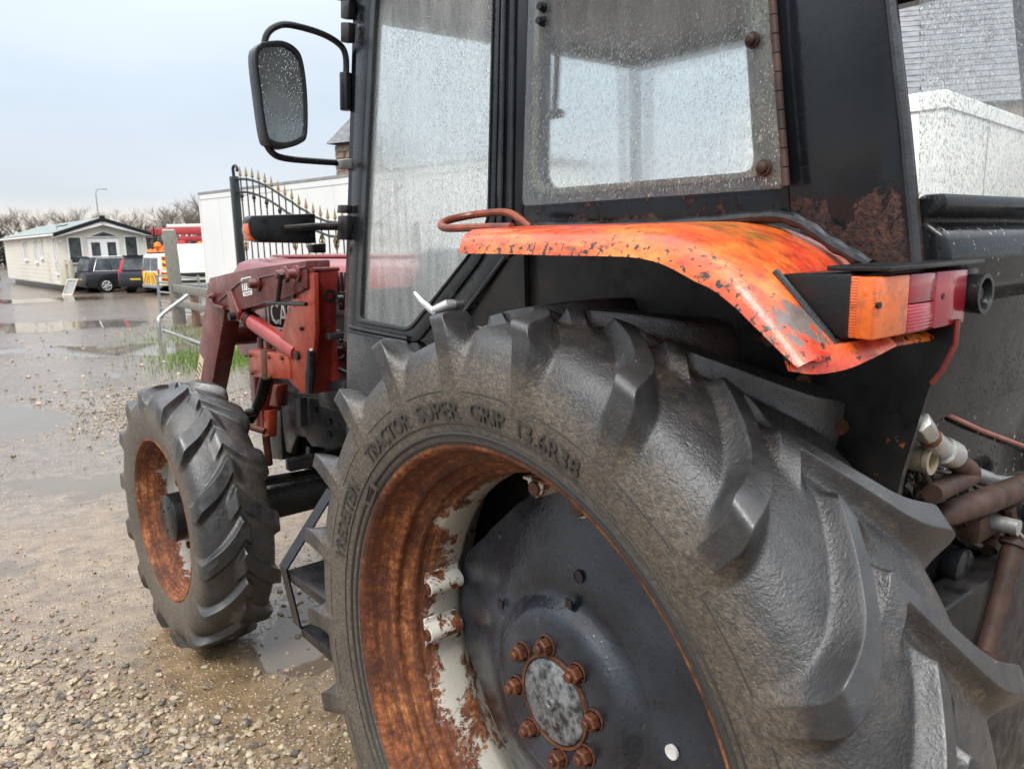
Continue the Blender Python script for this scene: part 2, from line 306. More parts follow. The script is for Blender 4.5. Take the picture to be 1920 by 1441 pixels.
        m0 = n.n('ShaderNodeMixShader'); n.set(m0.inputs[0], n.rng(strk, 0.3, 0.7, haze * 0.5, haze)); t.links.new(tr.outputs[0], m0.inputs[1]); t.links.new(hz.outputs[0], m0.inputs[2])
        m1 = n.n('ShaderNodeMixShader'); n.set(m1.inputs[0], n.mth('MULTIPLY', n.mth('MULTIPLY', n.ramp(h, [(0.1, 0), (0.4, 1)]), amt), drop)); t.links.new(m0.outputs[0], m1.inputs[1]); t.links.new(rf.outputs[0], m1.inputs[2])
        df = n.n('ShaderNodeBsdfDiffuse'); df.inputs[0].default_value = (0.90, 0.93, 0.92, 1)
        ff = n.mth('ADD', n.mth('MULTIPLY', n.rng(strk, 0.38, 0.68, 0.45, 1.1), fog), n.mth('MULTIPLY', n.ramp(n.noise(420, 3), [(0.54, 0), (0.62, 1)]), fog * 1.2))
        m2 = n.n('ShaderNodeMixShader'); n.set(m2.inputs[0], ff); t.links.new(m1.outputs[0], m2.inputs[1]); t.links.new(df.outputs[0], m2.inputs[2])
        gl = n.n('ShaderNodeBsdfGlossy'); gl.inputs['Roughness'].default_value = 0.03; t.links.new(nr, gl.inputs['Normal'])
        fr = n.n('ShaderNodeFresnel'); fr.inputs[0].default_value = 1.45; t.links.new(nr, fr.inputs['Normal'])
        m3 = n.n('ShaderNodeMixShader'); ge = n.n('ShaderNodeNewGeometry'); n.set(m3.inputs[0], n.mth('MULTIPLY', fr.outputs[0], n.mth('SUBTRACT', 0.85, n.mth('MULTIPLY', ge.outputs['Backfacing'], 0.85)))); t.links.new(m2.outputs[0], m3.inputs[1]); t.links.new(gl.outputs[0], m3.inputs[2])
        t.links.new(m3.outputs[0], n.out.inputs[0]); t.nodes.remove(n.b)
        return n.m
    M['glass'] = glass('wet_fogged_glass', 0.12, (0.985, 1.0, 0.995), 175, 0.8, 0.4)
    M['glass2'] = glass('wet_side_glass', 0.035, (0.98, 1.0, 0.995), 150, 0.4, 0.6)
    M['glass3'] = glass('wet_rear_glass', 0.02, (0.975, 0.99, 0.985), 150, 0.6, 0.1)
    M['glass4'] = glass('windscreen_glass', 0.01, (0.985, 0.995, 0.99), 120, 0.3, 0.25)
    n = NT('dirty_perspex')
    M['grimeframe'] = paint('mossy_window_edge', (0.030, 0.030, 0.022), (0.11, 0.105, 0.075), 22, (0.4, 0.7), spots=0.3)
    # ---- ground
    n = NT('wet_gravel_ground')
    wetm = n.attr('wet'); tan = n.attr('tan')
    f1 = n.noise(0.7, 7, 0.65); f2 = n.noise(9, 7, 0.68); f3 = n.noise(60, 5, 0.65)
    col = n.mix(n.ramp(f2, [(0.32, 0), (0.68, 1)]), (0.066, 0.048, 0.036), (0.215, 0.168, 0.128))
    col = n.mix(n.ramp(f1, [(0.4, 0), (0.62, 0.7)]), col, (0.105, 0.080, 0.062))
    vc = n.voro(55, out='Color'); ve = n.voro(55)
    peb = n.mth('MULTIPLY', n.ramp(ve, [(0.25, 1), (0.42, 0)]), n.ramp(vc, [(0.45, 0), (0.5, 1)]))
    pcol = n.ramp(vc, [(0.2, (0.10, 0.09, 0.085)), (0.5, (0.34, 0.29, 0.235)), (0.7, (0.44, 0.37, 0.28)), (0.9, (0.24, 0.15, 0.11))])
    col = n.mix(n.mth('MULTIPLY', peb, 0.8), col, pcol)
    col = n.mix(n.mth('MULTIPLY', tan, 0.85), col, n.mix(n.ramp(f2, [(0.35, 0), (0.65, 1)]), (0.15, 0.092, 0.038), (0.33, 0.215, 0.095)))
    col = n.mix(n.mth('MULTIPLY', wetm, 0.18), col, n.mix(1.0, col, (0.45, 0.43, 0.42), 'MULTIPLY'))
    rg = n.rng(n.mth('ADD', n.mth('MULTIPLY', wetm, 0.7), n.mth('MULTIPLY', n.noise(6, 6, 0.6), 0.6)), 0.05, 0.62, 0.27, 0.045)
    rg = n.mth('SUBTRACT', rg, n.mth('MULTIPLY', tan, 0.10), clamp=True)
    h = n.mth('ADD', n.mth('MULTIPLY', f3, 0.5), n.mth('MULTIPLY', peb, 0.9))
    h = n.mth('ADD', h, n.mth('MULTIPLY', n.noise(22, 5), 0.8))
    M['ground'] = n.fin(col, rg, 0, n.bump(h, 0.6, 0.012), spec=0.9)
    n = NT('puddle_water'); M['water'] = n.fin(n.mix(n.noise(2), (0.10, 0.08, 0.06), (0.15, 0.12, 0.09)), 0.015, 0, n.bump(n.noise(26, 2), 0.05, 0.004)); n.b.inputs['IOR'].default_value = 1.33
    n = NT('gravel_stone'); c = n.attr('stone', 'Color')
    M['stone'] = n.fin(n.mix(n.ramp(n.noise(120, 5), [(0.35, 0), (0.65, 0.5)]), c, n.mix(1.0, c, (0.55, 0.52, 0.5), 'MULTIPLY')), n.rng(n.noise(40), 0.3, 0.7, 0.22, 0.55), 0, n.bump(n.noise(170, 5), 0.4, 0.003))
    n = NT('grass_blade'); M['grass'] = n.fin(n.mix(n.noise(8), (0.06, 0.13, 0.015), (0.17, 0.25, 0.035)), 0.5)
    # ---- background
    M['white'] = paint('lorry_white', (0.70, 0.71, 0.70), (0.76, 0.76, 0.74), 0.6, (0.35, 0.5))
    M['white2'] = paint('trailer_white', (0.68, 0.69, 0.68), (0.78, 0.77, 0.72), 1.2, (0.3, 0.45))
    M['greytrim'] = paint('grey_trim', (0.20, 0.21, 0.21), (0.30, 0.30, 0.30), 4, (0.4, 0.6))
    M['cream'] = paint('caravan_cream', (0.68, 0.65, 0.56), (0.74, 0.71, 0.62), 1.5, (0.45, 0.6))
    M['upvc'] = paint('white_upvc', (0.78, 0.78, 0.77), (0.82, 0.82, 0.80), 2, (0.3, 0.4))
    M['tile'] = paint('caravan_green_grey_tile', (0.25, 0.30, 0.28), (0.34, 0.38, 0.35), 5, (0.35, 0.5))
    M['darkglass'] = paint('dark_window', (0.014, 0.018, 0.021), (0.075, 0.09, 0.095), 3, (0.05, 0.1))
    M['carblack'] = paint('black_car_paint', (0.010, 0.012, 0.016), (0.016, 0.018, 0.022), 2, (0.10, 0.16))
    M['carblue'] = paint('dark_grey_car_paint', (0.016, 0.019, 0.028), (0.024, 0.027, 0.036), 2, (0.10, 0.16))
    M['vanwhite'] = paint('van_white', (0.70, 0.70, 0.66), (0.76, 0.76, 0.72), 2, (0.18, 0.25))
    M['plastic'] = paint('black_plastic', (0.006, 0.007, 0.008), (0.014, 0.014, 0.015), 6, (0.22, 0.4), spec=0.35, wet=0.1)
    n = NT('red_plastic'); M['tail'] = n.fin((0.55, 0.012, 0.03), 0.15)
    n = NT('number_plate_yellow'); M['plate'] = n.fin((0.75, 0.50, 0.03), 0.35)
    n = NT('chevron_yellow'); M['yellow'] = n.fin((0.80, 0.66, 0.02), 0.35)
    n = NT('chevron_red'); M['chevred'] = n.fin((0.48, 0.03, 0.02), 0.35)
    n = NT('alloy'); M['alloy'] = n.fin((0.55, 0.55, 0.55), 0.3, 0.8)
    M['redcar'] = paint('red_car_paint', (0.45, 0.02, 0.03), (0.5, 0.03, 0.04), 3, (0.12, 0.2))
    M['redmach'] = paint('machine_red', (0.33, 0.03, 0.04), (0.42, 0.05, 0.06), 3, (0.3, 0.45))
    M['orange'] = paint('hi_vis_orange', (0.75, 0.16, 0.02), (0.85, 0.24, 0.03), 6, (0.4, 0.6))
    n = NT('weathered_timber'); f = n.noise(14, 7, 0.65, vec=n.vec((5, 5, 0.5)))
    M['timber'] = n.fin(n.mix(n.ramp(f, [(0.35, 0), (0.65, 1)]), (0.12, 0.115, 0.10), (0.27, 0.255, 0.22)), 0.8, 0, n.bump(f, 0.6, 0.01))
    n = NT('brown_timber'); f = n.noise(14, 7, 0.65, vec=n.vec((5, 5, 0.5)))
    M['timber2'] = n.fin(n.mix(n.ramp(f, [(0.35, 0), (0.65, 1)]), (0.14, 0.08, 0.05), (0.24, 0.15, 0.10)), 0.8, 0, n.bump(f, 0.6, 0.01))
    M['iron'] = paint('gate_black_iron', (0.008, 0.011, 0.012), (0.016, 0.020, 0.022), 6, (0.35, 0.5))
    n = NT('gold_paint'); M['gold'] = n.fin((0.26, 0.17, 0.06), 0.45, 0.4)
    n = NT('slate'); M['slate'] = n.fin(n.mix(n.ramp(n.noise(5, 6), [(0.35, 0), (0.65, 1)]), (0.085, 0.09, 0.10), (0.17, 0.175, 0.185)), n.rng(n.noise(3), 0.3, 0.7, 0.3, 0.5), 0, n.bump(n.noise(20), 0.4, 0.01))
    n = NT('sandstone'); M['stonewall'] = n.fin(n.mix(n.ramp(n.noise(3, 6), [(0.35, 0), (0.65, 1)]), (0.13, 0.10, 0.075), (0.30, 0.24, 0.18)), 0.9, 0, n.bump(n.noise(30), 0.6, 0.02))
    n = NT('bark'); M['bark'] = n.fin(n.mix(n.noise(3), (0.075, 0.062, 0.050), (0.15, 0.13, 0.10)), 0.9)
    n = NT('twigs'); M['twig'] = n.fin(n.mix(n.noise(0.6), (0.10, 0.080, 0.065), (0.17, 0.145, 0.115)), 0.9)
    n = NT('hedge_leaf'); M['hedge'] = n.fin(n.mix(n.ramp(n.noise(0.5, 5), [(0.35, 0), (0.65, 1)]), (0.045, 0.05, 0.04), (0.095, 0.085, 0.07)), 0.9)
    n = NT('decal_white'); M['dwhite'] = n.fin((0.74, 0.74, 0.70), 0.4)
    n = NT('decal_black'); M['dblack'] = n.fin((0.012, 0.012, 0.013), 0.3)
    n = NT('decal_cream'); M['dcream'] = n.fin((0.62, 0.50, 0.32), 0.45)
    n = NT('grey_ink'); M['dgrey'] = n.fin((0.30, 0.30, 0.29), 0.5)
    n = NT('concrete_block'); M['block'] = n.fin(n.mix(n.noise(12, 6), (0.22, 0.17, 0.12), (0.38, 0.31, 0.23)), 0.9, 0, n.bump(n.noise(40), 0.6, 0.01))
build_materials()

M['rustdark'] = paint('dark_rusty_steel', (0.028, 0.017, 0.013), (0.075, 0.040, 0.029), 18, (0.5, 0.75), spec=0.3, rust=0.14, rust_scale=30)

# ------------------------------------------------------------------ mesh kit
class MB:
    def __init__(s): s.v = []; s.f = []
    def add(s, vs, fs):
        o = len(s.v); s.v += [tuple(float(c) for c in p) for p in vs]; s.f += [tuple(o + i for i in f) for f in fs]; return s
    def box(s, c, d, rot=None):
        c = Vector(c); q = [Vector((x * d[0] / 2, y * d[1] / 2, z * d[2] / 2)) for x in (-1, 1) for y in (-1, 1) for z in (-1, 1)]
        if rot is not None:
            mt = rot if isinstance(rot, Matrix) else Matrix.Rotation(rot, 3, 'Z'); q = [mt @ p for p in q]
        return s.add([c + p for p in q], [(0, 1, 3, 2), (4, 6, 7, 5), (0, 4, 5, 1), (2, 3, 7, 6), (0, 2, 6, 4), (1, 5, 7, 3)])
    def prism(s, pts, off):
        pts = [Vector(tuple(map(float, p))) for p in pts]; off = Vector(tuple(map(float, off))); k = len(pts)
        nrm = Vector((0, 0, 0))
        for i in range(k): nrm += pts[i].cross(pts[(i + 1) % k])
        if nrm.dot(off) > 0: pts = pts[::-1]
        fs = [tuple(range(k)), tuple(range(2 * k - 1, k - 1, -1))] + [(i, i + k, (i + 1) % k + k, (i + 1) % k) for i in range(k)]
        return s.add(pts + [p + off for p in pts], fs)
    def ring(s, outer, inner, off):
        k = len(outer); off = np.array(off, float); o = [np.array(p, float) for p in outer]; i_ = [np.array(p, float) for p in inner]
        vs = o + i_ + [p + off for p in o] + [p + off for p in i_]; fs = []
        for a in range(k):
            b = (a + 1) % k
            fs += [(a, b, k + b, k + a), (2 * k + a, 3 * k + a, 3 * k + b, 2 * k + b), (a, 2 * k + a, 2 * k + b, b), (k + a, k + b, 3 * k + b, 3 * k + a)]
        return s.add(vs, fs)
    def tube(s, pts, r, n=10, cap=True):
        pts = [Vector(tuple(map(float, p))) for p in pts]; rs = r if isinstance(r, (list, tuple)) else [r] * len(pts)
        vs, fs = [], []; prev = None
        for i, p in enumerate(pts):
            t = (pts[min(i + 1, len(pts) - 1)] - pts[max(i - 1, 0)]).normalized()
            if prev is None:
                a = Vector((0, 0, 1)) if abs(t.z) < 0.9 else Vector((1, 0, 0)); u = t.cross(a).normalized()
            else: u = (prev - t * prev.dot(t)).normalized()
            prev = u; w = t.cross(u)
            vs += [p + (u * math.cos(2 * math.pi * k / n) + w * math.sin(2 * math.pi * k / n)) * rs[i] for k in range(n)]
        for i in range(len(pts) - 1):
            for k in range(n): fs.append((i * n + k, i * n + (k + 1) % n, (i + 1) * n + (k + 1) % n, (i + 1) * n + k))
        if cap: fs += [tuple(range(n))[::-1], tuple(range((len(pts) - 1) * n, len(pts) * n))]
        return s.add(vs, fs)
    def lathe(s, prof, n=64, axis='X', c=(0, 0, 0), closed=False, a0=0.0):
        """prof: list of (axial, radius)"""
        vs, fs = [], []; k = len(prof)
        for j in range(n):
            t = 2 * math.pi * j / n + a0
            for a, r in prof:
                y, z = r * math.cos(t), r * math.sin(t)
                p = {'X': (a, y, z), 'Y': (z, a, y), 'Z': (y, z, a)}[axis]
                vs.append((p[0] + c[0], p[1] + c[1], p[2] + c[2]))
        for j in range(n):
            for i in range(k if closed else k - 1):
                i2 = (i + 1) % k; j2 = (j + 1) % n
                fs.append((j * k + i, j2 * k + i, j2 * k + i2, j * k + i2))
        return s.add(vs, fs)
    def cyl(s, a, b, r, n=16): return s.tube([a, b], r, n)
    def mesh(s, name, bevel=0, seg=2, ang=35, smooth=True):
        me = bpy.data.meshes.new(name); me.from_pydata(s.v, [], s.f); me.update()
        bm = bmesh.new(); bm.from_mesh(me)
        bmesh.ops.remove_doubles(bm, verts=bm.verts, dist=1e-6)
        bmesh.ops.recalc_face_normals(bm, faces=bm.faces)
        if bevel:
            es = [e for e in bm.edges if len(e.link_faces) == 2 and e.calc_face_angle(0) > R(30)]
            bmesh.ops.bevel(bm, geom=es, offset=bevel, segments=seg, profile=0.5, affect='EDGES', clamp_overlap=True)
        bm.to_mesh(me); bm.free()
        if smooth:
            me.polygons.foreach_set('use_smooth', [True] * len(me.polygons)); me.set_sharp_from_angle(angle=R(ang))
        return me
    def build(s, name, mat, parent=None, **kw):
        return obj(name, s.mesh(name, **kw), mat, parent)
def obj(name, me, mat, parent=None):
    if mat is not None and not me.materials: me.materials.append(M[mat] if isinstance(mat, str) else mat)
    o = bpy.data.objects.new(name, me); COL.objects.link(o); o.parent = parent; return o
def empty(name, label, cat, loc=(0, 0, 0), rz=0, group=None):
    o = bpy.data.objects.new(name, None); COL.objects.link(o); o.location = tuple(map(float, loc)); o.rotation_euler.z = rz
    o.empty_display_size = 0.3; tag(o, label, cat, group); return o
def tag(o, label, cat, group=None):
    o['label'] = label; o['category'] = cat
    if group: o['group'] = group
    return o
def copy_tree(o, parent=None):
    c = o.copy(); COL.objects.link(c); c.parent = parent
    for ch in list(o.children): copy_tree(ch, c)
    return c
def catmull(P, n):
    P = [np.array(p, float) for p in P]; P = [2 * P[0] - P[1]] + P + [2 * P[-1] - P[-2]]; out = []
    m = len(P) - 3
    for q in range(n):
        u = q / (n - 1) * m; i = min(int(u), m - 1); t = u - i; a, b, c, d = P[i:i + 4]
        out.append(0.5 * ((2 * b) + (-a + c) * t + (2 * a - 5 * b + 4 * c - d) * t * t + (-a + 3 * b - 3 * c + d) * t ** 3))
    return np.array(out)
def text_mesh(s, size, depth):
    cu = bpy.data.curves.new('t', 'FONT'); cu.body = s; cu.size = size; cu.extrude = depth / 2; cu.align_x = 'CENTER'; cu.resolution_u = 2
    o = bpy.data.objects.new('t', cu); COL.objects.link(o)
    bpy.context.view_layer.update()
    me = bpy.data.meshes.new_from_object(o.evaluated_get(bpy.context.evaluated_depsgraph_get()))
    bpy.data.objects.remove(o); bpy.data.curves.remove(cu); me.materials.clear(); return me
def mesh_xf(me, fn):
    co = np.empty(len(me.vertices) * 3); me.vertices.foreach_get('co', co); co = fn(co.reshape(-1, 3)); me.vertices.foreach_set('co', co.ravel()); me.update(); return me
def fattr(me, name, vals):
    a = me.attributes.new(name, 'FLOAT', 'POINT'); a.data.foreach_set('value', np.asarray(vals, np.float32))
def sst(x, a, b): t = np.clip((x - a) / (b - a), 0, 1); return t * t * (3 - 2 * t)
def vnoise(x, y, seed):
    xi, yi = np.floor(x).astype(np.int64), np.floor(y).astype(np.int64); fx, fy = x - xi, y - yi
    def hsh(a, b):
        n = (a * 374761393 + b * 668265263 + seed * 974711) & 0xffffffff; n = ((n ^ (n >> 13)) * 1274126177) & 0xffffffff; return ((n ^ (n >> 16)) & 0xffff) / 65535.0
    u, v = fx * fx * (3 - 2 * fx), fy * fy * (3 - 2 * fy)
    return (hsh(xi, yi) * (1 - u) + hsh(xi + 1, yi) * u) * (1 - v) + (hsh(xi, yi + 1) * (1 - u) + hsh(xi + 1, yi + 1) * u) * v
def fbm(x, y, s, o, seed):
    t = 0; a = 0.5; q = 1.0 / s
    for i in range(o): t = t + a * (vnoise(x * q, y * q, seed + i) - 0.5); a *= 0.5; q *= 2.03
    return t

# ------------------------------------------------------------------ ground
def drop(x, y):
    d = np.hypot(x - CAM[0], y - CAM[1]); return -0.42 * sst(d, 9, 40)
PUD = [(azz(25, 790, 0)[:2], 1.7, 0.8, 0.05), (azz(540, 1215, 0)[:2], 0.30, 0.40, 0.016), (azz(150, 655, 0)[:2], 2.2, 1.2, 0.035), (azz(60, 610, -.1)[:2], 3, 2.0, 0.04),
       (azz(240, 700, 0)[:2], 1.0, 0.8, 0.025), (azz(120, 905, 0)[:2], 0.9, 0.4, 0.008), (azz(330, 650, 0)[:2], 0.9, 0.8, 0.03), (azz(20, 560, -.3)[:2], 4, 2, 0.04)]
MOUND = [(azz(310, 770, 0)[:2], 1.3, 1.0, 0.030), (azz(120, 1380, 0)[:2], 0.7, 0.55, 0.030), (azz(350, 560, -.2)[:2], 6, 3, 0.02)]
def relief(x, y):
    d = np.hypot(x - CAM[0], y - CAM[1])
    h = 0.020 * fbm(x, y, 0.9, 5, 11) + 0.055 * fbm(x, y, 2.6, 4, 23) * sst(d, 2, 8) + 0.012 * fbm(x, y, 0.12, 3, 31) + 0.0095 + 0.012 * sst(d, 4, 10)
    dirx, diry = _h[0], _h[1]
    for lst, sg in ((PUD, -1), (MOUND, 1)):
        for c, a, b, k in lst:
            u = (x - c[0]) * diry - (y - c[1]) * dirx; v = (x - c[0]) * dirx + (y - c[1]) * diry
            h = h + sg * k * np.exp(-(u / a) ** 2 - (v / b) ** 2)
    # keep it level under the wheels
    for wx, wy in ((-.77, 0), (-.79, 2.2), (.77, 0), (.79, 2.2)):
        m = np.exp(-((x - wx) ** 2 + (y - wy) ** 2) / 0.12); h = h * (1 - m) + 0.004 * m
    return h
def gz(x, y): return float(drop(np.array(x, float), np.array(y, float)) + relief(np.array(x, float), np.array(y, float)))
def make_ground():
    rr = np.concatenate([[0.25, 0.7, 1.2], np.linspace(1.5, 6, 230), 6 * np.exp(np.linspace(0, math.log(40), 190))[1:], [320, 450, 700, 1200, 2000]])
    a_in = AZ + np.radians(np.linspace(-44, 46, 620)); a_out = AZ + np.radians(np.linspace(46, 316, 110))[1:-1]
    aa = np.concatenate([a_in, a_out]); na, nr = len(aa), len(rr)
    A, Rr = np.meshgrid(aa, rr); X = CAM[0] + Rr * np.cos(A); Y = CAM[1] + Rr * np.sin(A)
    rel = relief(X, Y) * (1 - sst(Rr, 60, 150)); Z = drop(X, Y) + rel
    me = bpy.data.meshes.new('ground')
    vs = np.stack([X, Y, Z], -1).reshape(-1, 3)
    i = np.arange(nr - 1)[:, None] * na; j = np.arange(na)[None]; j2 = (j + 1) % na
    q = np.stack([i + j, i + na + j, i + na + j2, i + j2], -1).reshape(-1, 4)
    c = len(vs); vs = np.vstack([vs, [[CAM[0], CAM[1], 0.0]]])
    fs = q[:, ::-1].tolist() + [(k, (k + 1) % na, c) for k in range(na)]
    me.from_pydata(vs.tolist(), [], fs); me.update()
    me.polygons.foreach_set('use_smooth', [True] * len(me.polygons))
    wet = np.clip(0.9 - rel / 0.014, 0, 1); fattr(me, 'wet', np.append(wet.ravel(), 0.5))
    tx, ty = X + 0.25, Y - 0.6
    tan = np.exp(-((X + 0.45) / 1.15) ** 2) * (1 - sst(Y, 3.2, 5.5)) * (0.75 + 0.9 * fbm(X, Y, 0.5, 4, 77)); tan = np.clip(tan, 0, 1); fattr(me, 'tan', np.append(tan.ravel(), 0.5))
    g = obj('ground', me, 'ground'); g['kind'] = 'structure'
    # standing water: one thin level sheet, the ground breaks through it
    rr2 = np.concatenate([[1.0], np.linspace(1.5, 8, 30), 8 * np.exp(np.linspace(0, math.log(8), 60))[1:]]); aa2 = AZ + np.radians(np.linspace(-44, 80, 130))
    A, Rr = np.meshgrid(aa2, rr2); X = CAM[0] + Rr * np.cos(A); Y = CAM[1] + Rr * np.sin(A); Z = drop(X, Y)
    na, nr = len(aa2), len(rr2); i = np.arange(nr - 1)[:, None] * na; j = np.arange(na - 1)[None]
    q = np.stack([i + j, i + j + 1, i + na + j + 1, i + na + j], -1).reshape(-1, 4)
    me = bpy.data.meshes.new('puddle_water'); me.from_pydata(np.stack([X, Y, Z], -1).reshape(-1, 3).tolist(), [], q.tolist()); me.update()
    bm = bmesh.new(); bm.from_mesh(me); bmesh.ops.recalc_face_normals(bm, faces=bm.faces)
    if bm.faces[0].normal.z < 0: bmesh.ops.reverse_faces(bm, faces=bm.faces)
    bm.to_mesh(me); bm.free()
    me.polygons.foreach_set('use_smooth', [True] * len(me.polygons))
    w = obj('puddle_water', me, 'water'); w['kind'] = 'structure'
make_ground()

def make_gravel():
    # two stone shapes: 42-vertex for the nearest, 12-vertex for the rest
    def ico(sub):
        bm = bmesh.new(); bmesh.ops.create_icosphere(bm, subdivisions=sub, radius=1); bm.verts.ensure_lookup_table()
        v = np.array([p.co[:] for p in bm.verts]); f = np.array([[q.index for q in fc.verts] for fc in bm.faces]); bm.free(); return v, f
    pal = np.array([(0.50, 0.42, 0.31), (0.43, 0.37, 0.29), (0.58, 0.51, 0.40), (0.33, 0.29, 0.25), (0.18, 0.17, 0.165), (0.14, 0.14, 0.14), (0.30, 0.21, 0.16), (0.38, 0.27, 0.20), (0.54, 0.47, 0.37), (0.15, 0.16, 0.15)])
    pw = np.array([.22, .19, .16, .13, .06, .035, .045, .06, .085, .015])
    specs = []
    def scatter(n, px, py, z, smin, smax, power=2.2):
        for _ in range(n):
            x = random.uniform(*px); y = random.uniform(*py); p = azz(x, y, 0)
            specs.append((p[0], p[1], smin + (smax - smin) * random.random() ** power))
    # dense bank, lower left
    while len(specs) < 11500:
        x = random.uniform(-250, 900); y = random.uniform(1080, 1640); p = azz(x, y, 0)
        w = 1 / (1 + math.exp(((x * 0.42 + 1215 - y)) / 38)) * (1 if x < 480 else max(0, 1 - (x - 480) / 330) * 0.8) 
        if random.random() < w + 0.03: specs.append((p[0], p[1], 0.0035 + 0.0150 * random.random() ** 3.0))
    scatter(2600, (-200, 700), (1020, 1500), 0, 0.002, 0.007)
    scatter(900, (-150, 480), (740, 1150), 0, 0.003, 0.011, 3)
    for _ in range(3000):
        x = random.gauss(300, 95); y = random.gauss(775, 26); p = azz(x, y, 0); specs.append((p[0], p[1], 0.006 + 0.016 * random.random() ** 2.5))
    scatter(700, (520, 680), (960, 1440), 0, 0.003, 0.012, 3)
    scatter(350, (-100, 420), (560, 760), 0, 0.01, 0.04, 3)
    V, F, Cc = [], [], []; off = 0
    shapes = {k: ico(k) for k in (1, 2)}
    for x, y, r in specs:
        if (abs(x + .77) < .22 and abs(y) < .35) or (abs(x + .79) < .19 and abs(y - 2.2) < .26): continue
        d = math.hypot(x - CAM[0], y - CAM[1]); v, f = shapes[2 if (d < 3.6 and r > 0.007) else 1]
        k = np.array([1.0, random.uniform(.65, 1), random.uniform(.4, .7)]); u = v.copy()
        u = u * (1 + 0.22 * rng.standard_normal((len(u), 1))) if len(u) < 20 else u * (1 + 0.16 * np.sin(u @ rng.standard_normal((3, 1)) * 3.1 + random.random() * 6) + 0.045 * rng.standard_normal((len(u), 1)))
        u = np.sign(u) * np.abs(u) ** 0.8
        for _c in range(4):
            nn = rng.standard_normal(3); nn /= np.linalg.norm(nn); dd = u @ nn; lim = random.uniform(.45, .75); u = u - np.outer(np.maximum(dd - lim, 0), nn)
        u = u * k * r; a = random.random() * 6.28; tl = random.uniform(-.5, .5); c, s_ = math.cos(a), math.sin(a); ct, st = math.cos(tl), math.sin(tl)
        u = u @ np.array([[1, 0, 0], [0, ct, -st], [0, st, ct]]) @ np.array([[c, -s_, 0], [s_, c, 0], [0, 0, 1]])
        u += [x, y, gz(x, y) + r * k[2] * random.uniform(0.1, 0.6)]
        V.append(u); F.append(f + off); off += len(u)
        col = pal[rng.choice(len(pal), p=pw)] * random.uniform(0.45, 0.85) * np.array([1.0, .93, .82]); Cc.append(np.tile(np.append(col, 1), (len(u), 1)))
    me = bpy.data.meshes.new('gravel'); me.from_pydata(np.vstack(V).tolist(), [], np.vstack(F).tolist()); me.update()
    a = me.attributes.new('stone', 'FLOAT_COLOR', 'POINT'); a.data.foreach_set('color', np.vstack(Cc).astype(np.float32).ravel())
    me.polygons.foreach_set('use_smooth', [True] * len(me.polygons)); me.set_sharp_from_angle(angle=R(28))
    o = obj('gravel', me, 'stone'); o['kind'] = 'stuff'; o['label'] = 'loose wet beige and grey gravel scattered over the yard'; o['category'] = 'gravel'
make_gravel()

def make_grass():
    mb = MB()
    for (px, py), n, s in (((440, 668), 3800, 0.5), ((455, 682), 2600, 0.45), ((350, 632), 600, 0.7), ((385, 650), 500, 0.6), ((330, 615), 250, 0.5)):
        c = azz(px, py, -.03)
        for _ in range(n):
            x, y = c[0] + random.gauss(0, s), c[1] + random.gauss(0, s); z = gz(x, y); a = random.random() * 6.28; h = random.uniform(.03, .10); w = .006; l = random.uniform(0, .06)
            dx, dy = math.cos(a), math.sin(a)
            mb.add([(x - dx * w, y - dy * w, z - .01), (x + dx * w, y + dy * w, z - .01), (x + dy * l, y - dx * l, z + h)], [(0, 1, 2)])
    o = mb.build('grass', 'grass', smooth=False); o['kind'] = 'stuff'; o['label'] = 'green grass growing round the fence and behind the loader'; o['category'] = 'grass'
make_grass()

# ================================================================== TRACTOR
TR = empty('tractor', 'red and black tractor with front loader, wet cab and rusty wheels', 'tractor')

